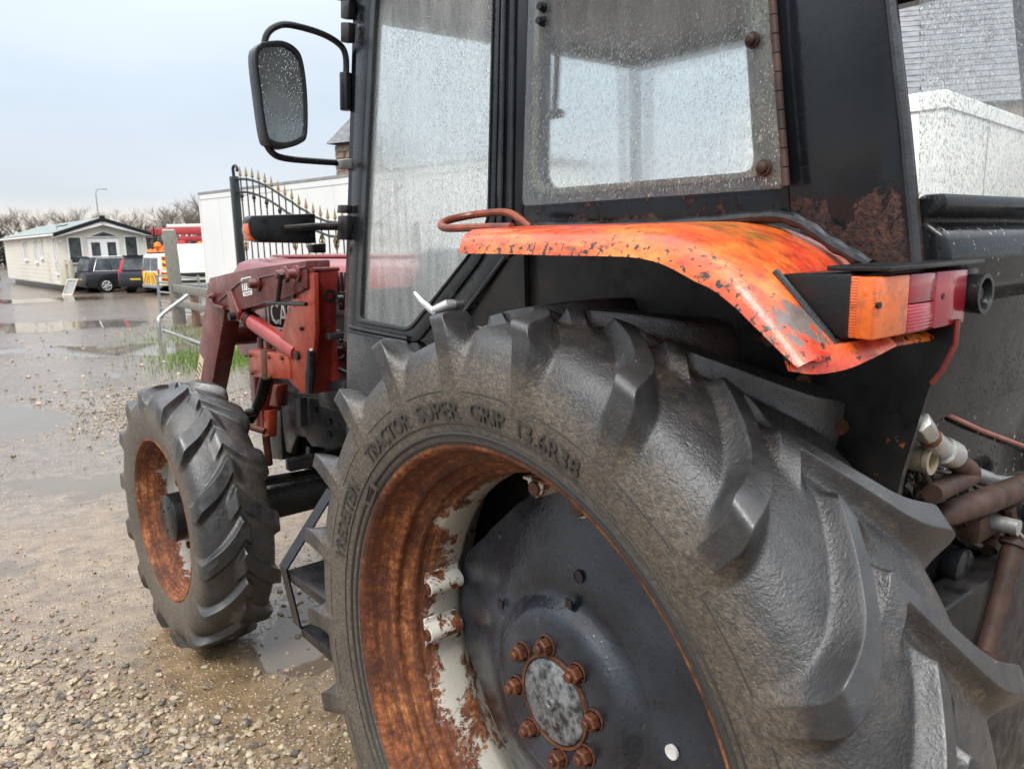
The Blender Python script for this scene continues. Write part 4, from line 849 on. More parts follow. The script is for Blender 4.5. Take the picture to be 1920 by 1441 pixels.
def build_fender():
    ys = [(.175, 1.604), (.10, 1.604), (0, 1.603), (-.10, 1.601), (-.20, 1.600), (-.26, 1.598), (-.31, 1.590), (-.355, 1.574), (-.40, 1.553), (-.435, 1.526), (-.468, 1.494), (-.496, 1.465), (-.518, 1.442)]
    Yp = catmull(ys, 49)
    prof = [(-.598, .000), (-.64, .002), (-.70, .002), (-.76, .001), (-.800, -.001), (-.828, -.004), (-.848, -.012), (-.860, -.022), (-.868, -.036), (-.872, -.050)]
    def corner(k, x):  # fender front end rounds off in plan
        return 0.0
    vs = []; wear = []
    for i, (y, z) in enumerate(Yp):
        t = Yp[min(i + 1, 48)] - Yp[max(i - 1, 0)]; t /= np.linalg.norm(t); nrm = np.array([-t[1], t[0]]); nrm = nrm if nrm[1] > 0 else -nrm
        for x, dz in prof:
            q = np.array([y, z]) + nrm * (dz * (0.9 if i < 30 else 0.9 - .030 * (i - 30)))
            yy = q[0]
            if i == 0 or i == 1: yy -= .02 * max(0, (-.80 - x) / .07) ** 2 * (1 if i == 0 else .4)
            if i > 40: yy += .022 * ((-.60 - x) / .27) * (i - 40) / 8 - .022 * (i - 40) / 8   # rear edge runs back towards the cab
            vs.append((x, yy, q[1])); wear.append(1.0 if x < -.865 or i < 2 or i > 46 else (.45 if x < -.85 else 0))
    k = len(prof); n = len(Yp); th = .004
    low = [(x + (.004 if x < -.85 else 0), y, z - (th if x > -.86 else 0)) for x, y, z in vs]
    fs = []
    for i in range(n - 1):
        for j in range(k - 1):
            a = i * k + j; fs.append((a, a + 1, a + k + 1, a + k)); o = n * k; fs.append((o + a, o + a + k, o + a + k + 1, o + a + 1))
    o = n * k
    for i in range(n - 1):
        for j in (0, k - 1): a = i * k + j; fs.append((a, a + k, o + a + k, o + a))
    for j in range(k - 1):
        for i in (0, n - 1): a = i * k + j; fs.append((a, o + a, o + a + 1, a + 1))
    mb = MB().add(vs + low, fs); me = mb.mesh('fender', ang=60)
    co = np.empty(len(me.vertices) * 3); me.vertices.foreach_get('co', co); co = co.reshape(-1, 3)
    w = np.where((co[:, 0] < -.862) | (co[:, 1] > .15) | (co[:, 1] < -.505), 1.0, np.where(co[:, 0] < -.845, .45, 0)); fattr(me, 'wear', w)
    fd = obj('fender', me, 'fender', TR); fd['label'] = 'faded orange-red mudguard with chipped paint'
    # tapering skirt at the rear end
    Bp = catmull([(-.869, -.496, 1.424), (-.848, -.513, 1.420), (-.818, -.533, 1.424), (-.788, -.547, 1.434), (-.74, -.555, 1.446)], 15)
    Ap = catmull([(-.869, -.488, 1.440), (-.845, -.506, 1.448), (-.815, -.522, 1.452), (-.785, -.534, 1.455), (-.74, -.545, 1.458)], 15)
    vs = [tuple(p) for p in Bp] + [tuple(p) for p in Ap] + [tuple(p + np.array([0, .004, 0])) for p in Bp] + [tuple(p + np.array([0, .004, 0])) for p in Ap]
    fs = [(i, i + 1, 16 + i, 15 + i) for i in range(14)] + [(30 + i, 45 + i, 46 + i, 31 + i) for i in range(14)] + [(i, 30 + i, 31 + i, i + 1) for i in range(14)]
    me = MB().add(vs, fs).mesh('fender_skirt', ang=60); fattr(me, 'wear', [0.7] * len(me.vertices)); obj('fender_skirt', me, 'fender', TR)
    # rubber bead between cab and fender
    pts = [cs(985, 428, .012), cs(1060, 424, .016), cs(1150, 424, .018), cs(1250, 421, .018), cs(1350, 413, .018), cs(1430, 406, .018), cs(1475, 408, .02), cs(1515, 424, .022), cs(1555, 453, .024), cs(1595, 476, .026), cs(1632, 497, .030)]
    mb = MB(); mb.tube(catmull(pts, 50), [.006] + [.0095 + .0012 * math.sin(i * 1.3) for i in range(48)] + [.008], 10); mb.build('fender_seal', 'rubber', TR)
    # grab rail: bent rod
    pts = [(-.795, .10, 1.603), (-.80, .20, 1.605), (-.80, .29, 1.606), (-.785, .335, 1.614), (-.75, .355, 1.624), (-.705, .34, 1.633), (-.69, .29, 1.636), (-.685, .245, 1.634), (-.683, .215, 1.622), (-.68, .185, 1.603)]
    mb = MB(); mb.tube(catmull(pts, 50), .0078, 10); mb.build('grab_rail', 'rail', TR)
    # inner wheel arch
    mb = MB().prism([(-.600, y, z) for y, z in (*[tuple(ax(px, py, -.600)[1:]) for px, py in ((985, 455), (950, 487), (800, 690))], (.62, .62), (-.30, .62), (-.47, .95), (-.512, 1.25), (-.539, 1.376), (-.553, 1.398), (-.566, 1.435), (-.566, 1.465), (-.50, 1.50), (-.44, 1.53), (-.36, 1.572), (-.3, 1.585))], (.012, 0, 0)); mb.build('inner_wheel_arch', 'dark', TR)
    mb = MB(); mb.tube([(-.601, -.541, 1.380), (-.601, -.553, 1.398), (-.601, -.567, 1.435), (-.601, -.567, 1.465)], .0035, 6); mb.build('arch_edge', 'archedge', TR)
    for y, z in ((-.36, 1.36), (-.42, 1.30), (-.30, 1.42)):
        mb = MB(); mb.cyl((-.600, y, z), (-.608, y, z), .012, 10); mb.build('arch_bolt', 'nut', TR)
    mb = MB().prism([ax(*p, -.606) for p in ((990, 470), (948, 492), (802, 690), (802, 900), (1000, 900))], (-.012, 0, 0)); mb.build('arch_front', 'dark', TR)
M['rail'] = paint('rail_red_brown', (0.10, 0.022, 0.014), (0.30, 0.06, 0.02), 18, (0.3, 0.5), rust=0.3, rust_scale=40)
M['archedge'] = paint('arch_edge_red', (0.13, 0.014, 0.012), (0.20, 0.03, 0.018), 18, (0.35, 0.5), rust=0.3, rust_scale=40)
build_fender()

def build_tail_lamp():
    # housing in the plane x = -.80, lens faces the rear
    X0, X1 = -.800, -.545; yb = -.548
    prof = [(-.430, 1.531), (-.526, 1.534), (-.526, 1.458), (-.517, 1.455), (-.508, 1.459)]
    mb = MB().prism([(X0, y, z) for y, z in prof], (X1 - X0, 0, 0)); hs = mb.build('lamp_housing', 'plastic', TR, bevel=.004); hs['label'] = 'black wedge housing of the rear lamp'
    mb = MB(); e = [(X0 - .002, y, z) for y, z in ((-.524, 1.449), (-.512, 1.450), (-.428, 1.535))]; mb.tube(e, .0048, 8); mb.build('housing_gasket', 'rubber', TR)
    mb = MB().box(((X0 + X1) / 2 + .01, -.53, 1.539), (.27, .075, .006)); mb.build('lamp_lid', 'plastic', TR, bevel=.002)
    zl, zh = 1.4595, 1.5305
    def seg(name, x0, x1, mat, y0=yb, y1=yb, z0=zl, z1=zh, d=.022):
        mb = MB().prism([(x0, y0 - .0, z0), (x1, y1, z0), (x1, y1, z1), (x0, y0, z1)], (0, d, 0)); return mb.build(name, mat, hs, bevel=.003)
    xa, xb_, xc, xd = [ay(px, 575, -.562)[0] for px in (1643, 1704, 1752, 1808)]; zm = (zl + zh) / 2
    mb = MB().prism([(X0 - .0035, -.5265, z) for z in (zl, zh)] + [(xa, -.560, zh), (xa, -.560, zl)], (.03, .012, 0)); mb.build('amber_lens', 'amber', hs, bevel=.0015)
    seg('amber_lens', xa + .0005, xb_, 'amber_rib', -.560, -.562)
    seg('red_lens', xb_ + .0005, xc, 'redlens2', -.562, -.562, zm, zh); seg('red_reflector', xb_ + .0005, xc, 'redlens', -.5622, -.5622, zl, zm - .0004)
    seg('red_lens', xc + .0005, xd, 'redlens2', -.5625, -.5635)
    mb = MB().box(((X0 + X1) / 2 + .012, -.535, zm), (X1 - X0 - .03, .03, zh - zl - .008)); mb.build('lamp_body', 'plastic', hs)
    for x in (xa + .006, xc + .02):
        mb = MB(); mb.cyl((x, -.55, zm + .004), (x, -.5637, zm + .004), .0038, 10); mb.build('lens_screw', 'dark', hs)
    # round work lamp next to it
    c = np.array([xd + .028, -.555, 1.497]); mb = MB(); mb.lathe([(.05, .0), (.05, .017), (.02, .024), (-.015, .027), (-.022, .027), (-.022, .021), (-.010, .018), (-.010, .010), (-.016, .008), (-.016, 0)], 24, axis='Y', c=tuple(c)); mb.build('work_lamp', 'plastic', TR)
    mb = MB().box((-.535, -.53, 1.515), (.05, .05, .03)); mb.build('lamp_bracket', 'dark', TR, bevel=.003)
build_tail_lamp()

def build_mirror():
    P = lambda x, y, Y=1.08: ay(x, y, Y)
    mb = MB(); pts = [P(649, 200), P(649, 150), P(648, 105), P(635, 82), P(600, 62), P(545, 47), P(518, 50), P(500, 66), P(494, 100), P(488, 160), P(492, 220), P(497, 262), P(510, 286), P(535, 297), P(600, 303), P(652, 306)]
    mb.tube(catmull(pts, 80), .0088, 10); arm = mb.build('mirror_arm', 'black', TR)
    mb = MB(); mb.tube([P(648, 137), P(649, 207)], .017, 12); mb.build('arm_socket', 'plastic', arm, bevel=.002)
    mb = MB().prism([P(x, y) for x, y in ((652, 150), (668, 150), (668, 200), (652, 200))], (0, .03, 0)); mb.build('arm_bracket', 'dark', arm)
    mb = MB().prism([P(x, y, 1.07) for x, y in ((632, 300), (668, 296), (668, 318), (640, 316))], (0, .03, 0)); mb.build('lower_clip', 'zinc', arm, bevel=.003)
    outline = [(492, 78), (530, 76), (558, 92), (570, 120), (577, 180), (577, 250), (566, 268), (535, 278), (508, 272), (497, 255), (486, 180), (478, 100)]
    o2 = catmull(outline + [outline[0]], 49)[:-1]; c = o2.mean(0)
    O3 = [P(x, y, 1.045) for x, y in o2]; I3 = [P(*(c + (q - c) * .885), 1.045) for q in o2]
    mb = MB().ring(O3, I3, (0, .05, 0)); hd = mb.build('mirror_head', 'plastic', arm, bevel=.003)
    B3 = [P(*(c + (q - c) * .9), 1.06) for q in o2]; mb = MB().prism(B3, (0, .03, 0)); mb.build('mirror_back', 'plastic', arm)
    # glass turned a little towards the driver
    G = []
    for q in o2:
        p = P(*(c + (q - c) * .90), 1.05); G.append(p)
    cc = sum(G) / len(G); rot = Matrix.Rotation(R(3), 3, 'Z'); G = [cc + np.array(rot @ Vector(p - cc)) for p in G]
    mb = MB().prism(G, (0, .003, 0)); mb.build('mirror_glass', 'mirror', arm)
    # side indicator lamp on a stalk
    P2 = lambda x, y, Y=1.14: ay(x, y, Y)
    mb = MB().prism([P2(*p) for p in ((472, 404), (592, 400), (593, 456), (486, 454), (470, 440), (466, 412))], (0, .05, 0)); bx = mb.build('side_lamp', 'plastic', TR, bevel=.005); bx['label'] = 'black side lamp on a stalk with an amber end'
    mb = MB().prism([P2(*p, 1.145) for p in ((466, 416), (470, 438), (480, 452), (470, 450), (464, 432))], (0, .045, 0)); mb.build('amber_lens', 'amber', bx, bevel=.002)
    mb = MB(); mb.tube([P2(532, 429, 1.13), P2(585, 425, 1.125), P2(655, 424, 1.10)], [.010, .011, .012], 10); mb.build('lamp_stalk', 'dark', bx)
    for x, y in ((495, 413), (582, 412), (496, 441), (583, 440)):
        mb = MB(); p = P2(x, y); mb.cyl(p + np.array([0, .01, 0]), p - np.array([0, .004, 0]), .005, 8); mb.build('lamp_screw', 'dark', bx)
    mb = MB().prism([P2(*p, 1.2) for p in ((585, 458), (612, 456), (612, 474), (588, 474))], (0, .04, 0)); mb.build('lamp_bracket', 'dark', TR, bevel=.004)
    for y0, y1 in ((385, 400), (405, 450)):
        mb = MB().prism([cs(x, y, .002) for x, y in ((645, y0), (662, y0), (661, y1), (643, y1))], OUT * .02); mb.build('door_hinge', 'dark', TR, bevel=.003)
build_mirror()

Z_ = np.array([0, 0, 1.0])
def build_front():
    # hood
    prof = [(-.33, 1.06), (-.335, 1.40), (-.325, 1.46), (-.295, 1.502), (-.24, 1.520), (0, 1.528)]; prof = prof + [(-x, z) for x, z in prof[-2::-1]]
    mb = MB().prism([(x, 1.20, z) for x, z in prof], (0, 1.62, 0)); hood = mb.build('hood', 'hood', TR, bevel=.006)
    mb = MB().box((0, 2.01, 1.532), (.30, 1.5, .012)); mb.build('hood_ridge', 'hood', hood, bevel=.004)
    # black decal band and lettering on the left side
    def pz(x, y): return ax(x, y, -.337)
    y0, y1 = pz(650, 600)[1] - .35, pz(499, 600)[1]; zc0, zc1 = 1.205, 1.365
    mb = MB().box((-.337, (y0 + y1) / 2, (zc0 + zc1) / 2), (.003, y1 - y0, zc1 - zc0)); mb.build('decal_band', 'dblack', hood)
    mb = MB().box((-.3392, (y0 + y1) / 2, zc0 - .012), (.003, y1 - y0, .010)); mb.build('decal_stripe', 'dwhite', hood)
    mb = MB(); yb0, yb1 = y1 - .41, y1 - .03; q = [(-.3405, yb0, zc0 + .018), (-.3405, yb1, zc0 + .018), (-.3405, yb1, zc1 - .012), (-.3405, yb0, zc1 - .012)]; qi = [(-.3405, a + (.008 if a == yb0 else -.008), b + (.008 if b < 1.3 else -.008)) for _, a, b in q]; mb.ring(q, qi, (.002, 0, 0)); mb.build('decal_frame', 'dwhite', hood)
    def side_text(s, size, yc, z, k=1.0, x=-.3405, mat='dwhite'):
        me = text_mesh(s, size, .002); mesh_xf(me, lambda c: np.stack([np.full(len(c), x) + c[:, 2], yc - c[:, 0] * k, z + c[:, 1]], -1)); return obj('decal_lettering', me, mat, hood)
    side_text('CASE', .135, (yb0 + yb1) / 2, zc0 + .040, 1.0); side_text('INTERNATIONAL', .058, (y0 + yb0) / 2 + .10, zc0 + .018, 1.05)
    for k in range(7):
        mb = MB().box((-.338, 1.56 + k * .034, 1.425), (.008, .016, .11)); mb.build('hood_vent', 'dblack', hood, bevel=.002)
    # engine and frame
    mb = MB().box((0, 1.75, .85), (.50, 1.75, .48)); mb.build('engine_block', 'dark', TR, bevel=.02)
    mb = MB().box((0, .3, .72), (.55, 1.5, .50)); mb.build('gearbox', 'dark', TR, bevel=.03)
    mb = MB(); mb.cyl((-.62, 0, ZW), (.62, 0, ZW), .095, 20); mb.cyl((-.78, 0, ZW), (-.6, 0, ZW), .06, 16); mb.build('rear_axle', 'dark', TR)
    mb = MB().box((0, 2.75, 1.05), (.60, .14, .75)); mb.build('nose', 'hood', TR, bevel=.03)
    # loader side frame plate
    pl = [(526, 734), (575, 743), (650, 748), (652, 826), (620, 842), (584, 836), (572, 819), (558, 817), (545, 850), (537, 846), (531, 808)]
    mb = MB().prism([ax(*p, -.38) for p in pl], (.02, 0, 0)); fp = mb.build('frame_plate', 'chassis', TR, bevel=.003)
    for x, y in ((560, 762), (562, 788), (595, 766), (620, 788), (620, 812)):
        p = ax(x, y, -.38); mb = MB(); mb.cyl(p + np.array([.004, 0, 0]), p - np.array([.010, 0, 0]), .014, 6); mb.build('frame_bolt', 'dark', fp)
    mb = MB().prism([ax(*p, -.395) for p in ((567, 744), (576, 745), (577, 798), (569, 798))], (-.03, 0, 0)); mb.build('frame_rib', 'chassis', TR)
    mb = MB().prism([ax(*p, -.44) for p in ((594, 718), (646, 712), (650, 777), (598, 762))], (.16, 0, 0)); mb.build('battery_box', 'doorpanel', TR, bevel=.006)
    mb = MB().prism([ax(*p, -.34) for p in ((500, 772), (525, 770), (530, 862), (506, 860))], (.12, 0, 0)); mb.build('cooler_box', 'chassis', TR, bevel=.005)
    # front axle
    mb = MB().prism([(-.60, 2.13, .425), (-.60, 2.27, .425), (-.60, 2.27, .565), (-.60, 2.13, .565)], (1.2, 0, 0)); mb.build('front_axle', 'black', TR, bevel=.012)
    mb = MB(); mb.cyl((-.70, 2.2, .515), (-.58, 2.2, .50), .085, 18); mb.build('axle_hub', 'black', TR)
    mb = MB().prism([(-.30, 2.16, .56), (-.24, 2.16, .56), (-.25, 2.16, .70), (-.285, 2.16, .70)], (0, .06, 0)); mb.build('axle_bracket', 'black', TR, bevel=.004)
    mb = MB(); mb.tube([(-.55, 2.08, .62), (-.1, 2.08, .60), (.5, 2.08, .62)], .020, 10); mb.tube([(-.30, 2.08, .61), (-.05, 2.08, .60)], .032, 12); mb.build('steering_ram', 'black', TR)
    mb = MB().box((-.02, 2.04, .68), (.85, .05, .05)); mb.build('cross_member', 'dark', TR, bevel=.005)
    mb = MB(); mb.tube([ax(505, 690, -.45), ax(490, 745, -.45), ax(470, 790, -.48)], [.030, .026, .016], 12); mb.tube([ax(480, 770, -.47), ax(463, 775, -.5)], .02, 10); mb.build('hydraulic_valve', 'dark', TR)
    mb = MB().prism([ax(*p, -.40) for p in ((512, 720), (524, 722), (520, 762), (504, 760))], (.04, 0, 0)); mb.build('red_strut', 'tower', TR, bevel=.004)
    mb = MB().prism([ax(*p, -.45) for p in ((494, 770), (504, 770), (503, 820), (494, 822))], (.04, 0, 0)); mb.build('red_strut', 'tower', TR, bevel=.004)
    mb = MB(); mb.tube([ax(470, 800, -.5), ax(496, 808, -.46)], .014, 10); mb.tube([ax(498, 815, -.46), ax(505, 870, -.44)], .016, 10); mb.build('steering_link', 'rust', TR)
    # ---- loader
    T = -.52
    mb = MB().prism([ax(*p, T) for p in ((556, 506), (588, 512), (591, 620), (580, 738), (565, 737), (540, 712), (521, 686), (517, 658), (538, 585), (552, 530))], (.018, 0, 0)); tw = mb.build('loader_tower', 'tower', TR, bevel=.003); tw['label'] = 'worn bright red upright of the front loader'
    yr = ax(590, 560, T)[1]; zt_, zb_ = 1.492, 1.05
    yb = ax(580, 730, T)[1]
    mb = MB().prism([(T + .019, yr + .02, zt_), (T + .098, yr + .02, zt_), (T + .098, yb + .02, zb_), (T + .019, yb + .02, zb_)], (0, -.012, 0)); mb.build('tower_back', 'tower_dark', tw, bevel=.003)
    mb = MB().box((T + .090, yr + .15, (zt_ + zb_) / 2), (.014, .20, zt_ - zb_)); mb.build('tower_cheek', 'tower_dark', tw)
    mb = MB(); e = [(T + .005, yr + .012, zt_ + .004), (T + .098, yr + .012, zt_ + .004), (T + .098, yr + .17, zt_ - .002), (T + .005, yr + .17, zt_ - .002)]; mb.tube(e + [e[0]], .0085, 8); mb.build('tower_rim', 'loader', tw)
    p = np.array([T + .058, yr + .004, 1.405]); mb = MB(); mb.lathe([(.002, .024), (-.004, .024), (-.004, .012), (.002, .012)], 20, axis='Y', c=tuple(p), closed=True); mb.build('tower_boss', 'dark', tw)
    mb = MB().box((T + .065, yr + .0, 1.265), (.055, .035, .022)); mb.build('tower_step', 'chassis', tw, bevel=.003)
    mb = MB().prism([ax(*p, T - .005) for p in ((466, 655), (540, 664), (545, 712), (470, 706))], (.12, 0, 0)); mb.build('loader_foot', 'tower', tw, bevel=.006)
    mb = MB().prism([ax(*p, T - .010) for p in ((488, 656), (497, 657), (499, 712), (491, 711))], (.13, 0, 0)); mb.build('foot_band', 'rust', tw, bevel=.003)
    for x, y in ((560, 666), (554, 556), (568, 616), (574, 540)):
        p = ax(x, y, T); mb = MB(); mb.cyl(p + np.array([.004, 0, 0]), p - np.array([.012, 0, 0]), .016 if y == 666 else .007, 12); mb.build('tower_pin', 'dark', tw)
    mb = MB(); mb.tube([ax(583, 658, T - .02), ax(582, 700, T - .02), ax(580, 735, T - .02)], [.014, .018, .014], 10); mb.build('hydraulic_hose', 'rubber', TR)
    mb = MB(); mb.tube(catmull([ax(583, 655, T - .02), ax(600, 690, T + .05), ax(640, 670, T + .12), ax(650, 668, T + .14)], 16), .006, 8); mb.build('hydraulic_hose', 'rubber', TR)
    # arm (both sides), one L shaped beam each
    def arm(X, w):
        up = [(392, 521), (462, 504), (574, 488), (576, 540), (545, 556), (442, 584), (414, 578), (398, 560), (386, 552)]
        lo = [(388, 540), (400, 556), (420, 574), (420, 592), (398, 716), (372, 850), (338, 850), (365, 712)]
        off = X - (-.53)
        mb = MB().prism([ax(*p, -.53) + np.array([off, 0, 0]) for p in up], (w, 0, 0)); a = mb.build('loader_arm', 'loader', TR, bevel=.006)
        mb = MB().prism([ax(*p, -.526) + np.array([off, 0, 0]) for p in lo], (w - .012, 0, 0)); mb.build('arm_leg', 'loader', a, bevel=.006)
        return a
    la = arm(-.53, .09); la['label'] = 'dark red loader arm with a white maker sticker'; arm(.44, .09)
    edge = [ax(*p, -.533) for p in ((410, 565), (448, 530), (574, 500))]; mb = MB(); mb.tube(edge, .004, 6); mb.build('weld_seam', 'loader', la)
    mb = MB(); mb.tube([ax(*p, -.537) for p in ((388, 556), (404, 572), (420, 577))], .007, 8); mb.build('weld_seam', 'loader', la)
    for x, y in ((485, 532), (537, 514), (559, 513), (401, 555)):
        p = ax(x, y, -.53); s_ = .6 if y == 555 else 1; mb = MB(); mb.tube([p + np.array([.01, 0, 0]), p - np.array([.012, 0, 0]), p - np.array([.012, 0, 0]), p - np.array([.04 * s_, 0, 0])], [.030 * s_, .030 * s_, .018 * s_, .016 * s_], 14); mb.build('pivot_pin', 'loader', la, bevel=.002)
    mb = MB().prism([ax(*p, -.545) for p in ((424, 546), (431, 545), (446, 585), (446, 600), (437, 602), (431, 590))], (.02, 0, 0)); mb.build('ram_lug', 'loader', la, bevel=.003)
    p = ax(438, 593, -.55); mb = MB(); mb.cyl(p + np.array([.05, 0, 0]), p - np.array([.02, 0, 0]), .017, 12); mb.build('ram_pin', 'dark', la)
    a, b, c, d = ax(445, 578, -.50), ax(456, 590, -.50), ax(472, 602, -.50), ax(560, 662, -.50)
    mb = MB(); mb.tube([a, c], .019, 14); mb.build('ram_rod', 'chrome', TR)
    mb = MB(); mb.tube([b + (c - b) * .35, c, c, d], [.036, .036, .033, .033], 18); mb.build('lift_ram', 'ramred', TR)
    mb = MB(); e0 = b + (c - b) * .8; e1 = c + (d - c) * .03; mb.tube([e0, e1], .0375, 18); mb.build('ram_collar', 'dark', TR)
    # cross tube between the arms
    p = ax(480, 624, -.3); mb = MB(); yc = 2.62; zc = 1.19; mb.cyl((-.46, yc, zc), (.46, yc, zc), .062, 20); mb.build('loader_cross_tube', 'loader', TR)
    mb = MB(); mb.cyl((-.30, yc - .03, zc - .05), (-.29, yc - .05, zc - .17), .016, 10); mb.build('hose_stub', 'loader', TR)
    # latch rod in front of the tower
    mb = MB(); mb.tube([ax(527, 513, -.57), ax(524, 540, -.57), ax(521, 566, -.57)], .0085, 8); mb.tube([ax(500, 567, -.57), ax(540, 569, -.57), ax(574, 570, -.57)], .0075, 8); mb.build('latch_rod', 'dark', TR)
    # stickers
    def stick(poly, mat, dx): mb = MB().prism([ax(*p, -.5315 - dx) for p in poly], (.001, 0, 0)); return mb.build('sticker', mat, la)
    stick(arcpts([(451.5, 522), (470, 517.5), (473, 552), (456, 556)], 2.2, 4), 'dwhite', 0)
    for poly, mt in ((((453.5, 524), (469, 520.3), (469.2, 523.5), (453.8, 527.3)), 'dblack'), (((454.5, 546), (471, 542), (471.2, 543.4), (454.7, 547.4)), 'dblack'), (((454.2, 529), (456, 528.6), (457.4, 544.2), (455.6, 544.7)), 'dgrey'), (((458.4, 530), (459.6, 529.7), (460.8, 541), (459.6, 541.3)), 'dgrey'), (((465.0, 530), (466.5, 529.6), (467.3, 537.2), (465.8, 537.6)), 'dblack'), (((462, 527), (463.2, 526.7), (464.8, 542.8), (463.6, 543.2)), 'dgrey'), (((458, 550), (469.5, 547.2), (469.8, 549.4), (458.3, 552.4)), 'dgrey')): stick(poly, mt, .0012)
    p0 = [(374.5, 663), (382, 675), (376.5, 712), (366.5, 711)]
    mb = MB().prism([ax(*p, -.5275) for p in p0], (.001, 0, 0)); mb.build('sticker', 'dcream', la)
    for k in range(4):
        y = 682 + k * 7.5; x = 374.2 - k * 1.9; mb = MB().prism([ax(*p, -.5288) for p in ((x - .6, y - 3.5), (x + 4.2, y + 5.5), (x + 4.0, y + 8), (x - 1.2, y - 1))], (.001, 0, 0)); mb.build('sticker', 'dblack', la)
    # hoses, latch and small engine parts between tower and cab
    for q, r in ((((505, 660), (520, 640), (560, 600), (600, 600), (640, 640)), .008), (((596, 690), (615, 660), (640, 655), (652, 650)), .007), (((600, 720), (612, 700), (630, 692), (652, 700)), .009), (((470, 588), (500, 560), (540, 545), (600, 560)), .007)):
        mb = MB(); mb.tube(catmull([ax(x, y, -.40) for x, y in q], 22), r, 8); mb.build('hydraulic_hose', 'rubber', TR)
    mb = MB().prism([ax(*p, -.42) for p in ((634, 548), (648, 546), (648, 580), (635, 582))], (.05, 0, 0)); mb.build('hood_latch', 'dark', TR, bevel=.004)
    mb = MB(); p = ax(642, 560, -.43); mb.cyl(p, p - np.array([.02, 0, 0]), .013, 12); mb.build('latch_knob', 'chassis', TR)
    mb = MB(); p = ax(636, 680, -.30); mb.tube([p, p + Z_ * .10], .045, 16); mb.build('oil_filter', 'chassis', TR, bevel=.006)
    mb = MB(); mb.tube([ax(625, 700, -.28), ax(640, 640, -.28), ax(650, 610, -.28)], .018, 10); mb.build('engine_pipe', 'dark', TR)
    for x, y in ((470, 665), (474, 698), (505, 668), (530, 670), (508, 704)):
        p = ax(x, y, -.525); mb = MB(); mb.cyl(p + np.array([.01, 0, 0]), p - np.array([.010, 0, 0]), .010, 6); mb.build('foot_bolt', 'rust', TR)
    for x0, x1 in ((486, 492), (500, 508)):
        p = ax((x0 + x1) / 2, 655, -.47); mb = MB(); mb.cyl(p, p + Z_ * .05, .012, 6); mb.build('stud_nut', 'loader', TR)
    # cab steps
    def st(x, y, Y=1.16): return ay(x, y, Y)
    path = [st(628, 925), st(540, 1068), st(566, 1174), st(600, 1206)]
    for yo in (0, -.34):
        mb = MB()
        for a, b in zip(path[:-1], path[1:]):
            d = (b - a) / np.linalg.norm(b - a); nn = np.array([d[2], 0, -d[0]])
            mb.prism([a - d * .004, b + d * .004, b + d * .004 + np.array([0, .05, 0]), a - d * .004 + np.array([0, .05, 0])], nn * .006)
        o = mb.build('step_stringer', 'black', TR); o.location.y = yo
    for x, y in ((540, 1068), (566, 1174)):
        a = st(x, y); mb = MB().box((a[0] + .075, 1.0, a[2] - .008), (.15, .34, .008)); mb.box((a[0] + .004, 1.0, a[2] - .02), (.006, .34, .03)); mb.build('step_tread', 'black', TR, bevel=.002)
    a = st(628, 925); mb = MB().box((a[0] + .03, 1.0, a[2] + .0), (.06, .40, .03)); mb.build('step_mount', 'black', TR, bevel=.002)
build_front()

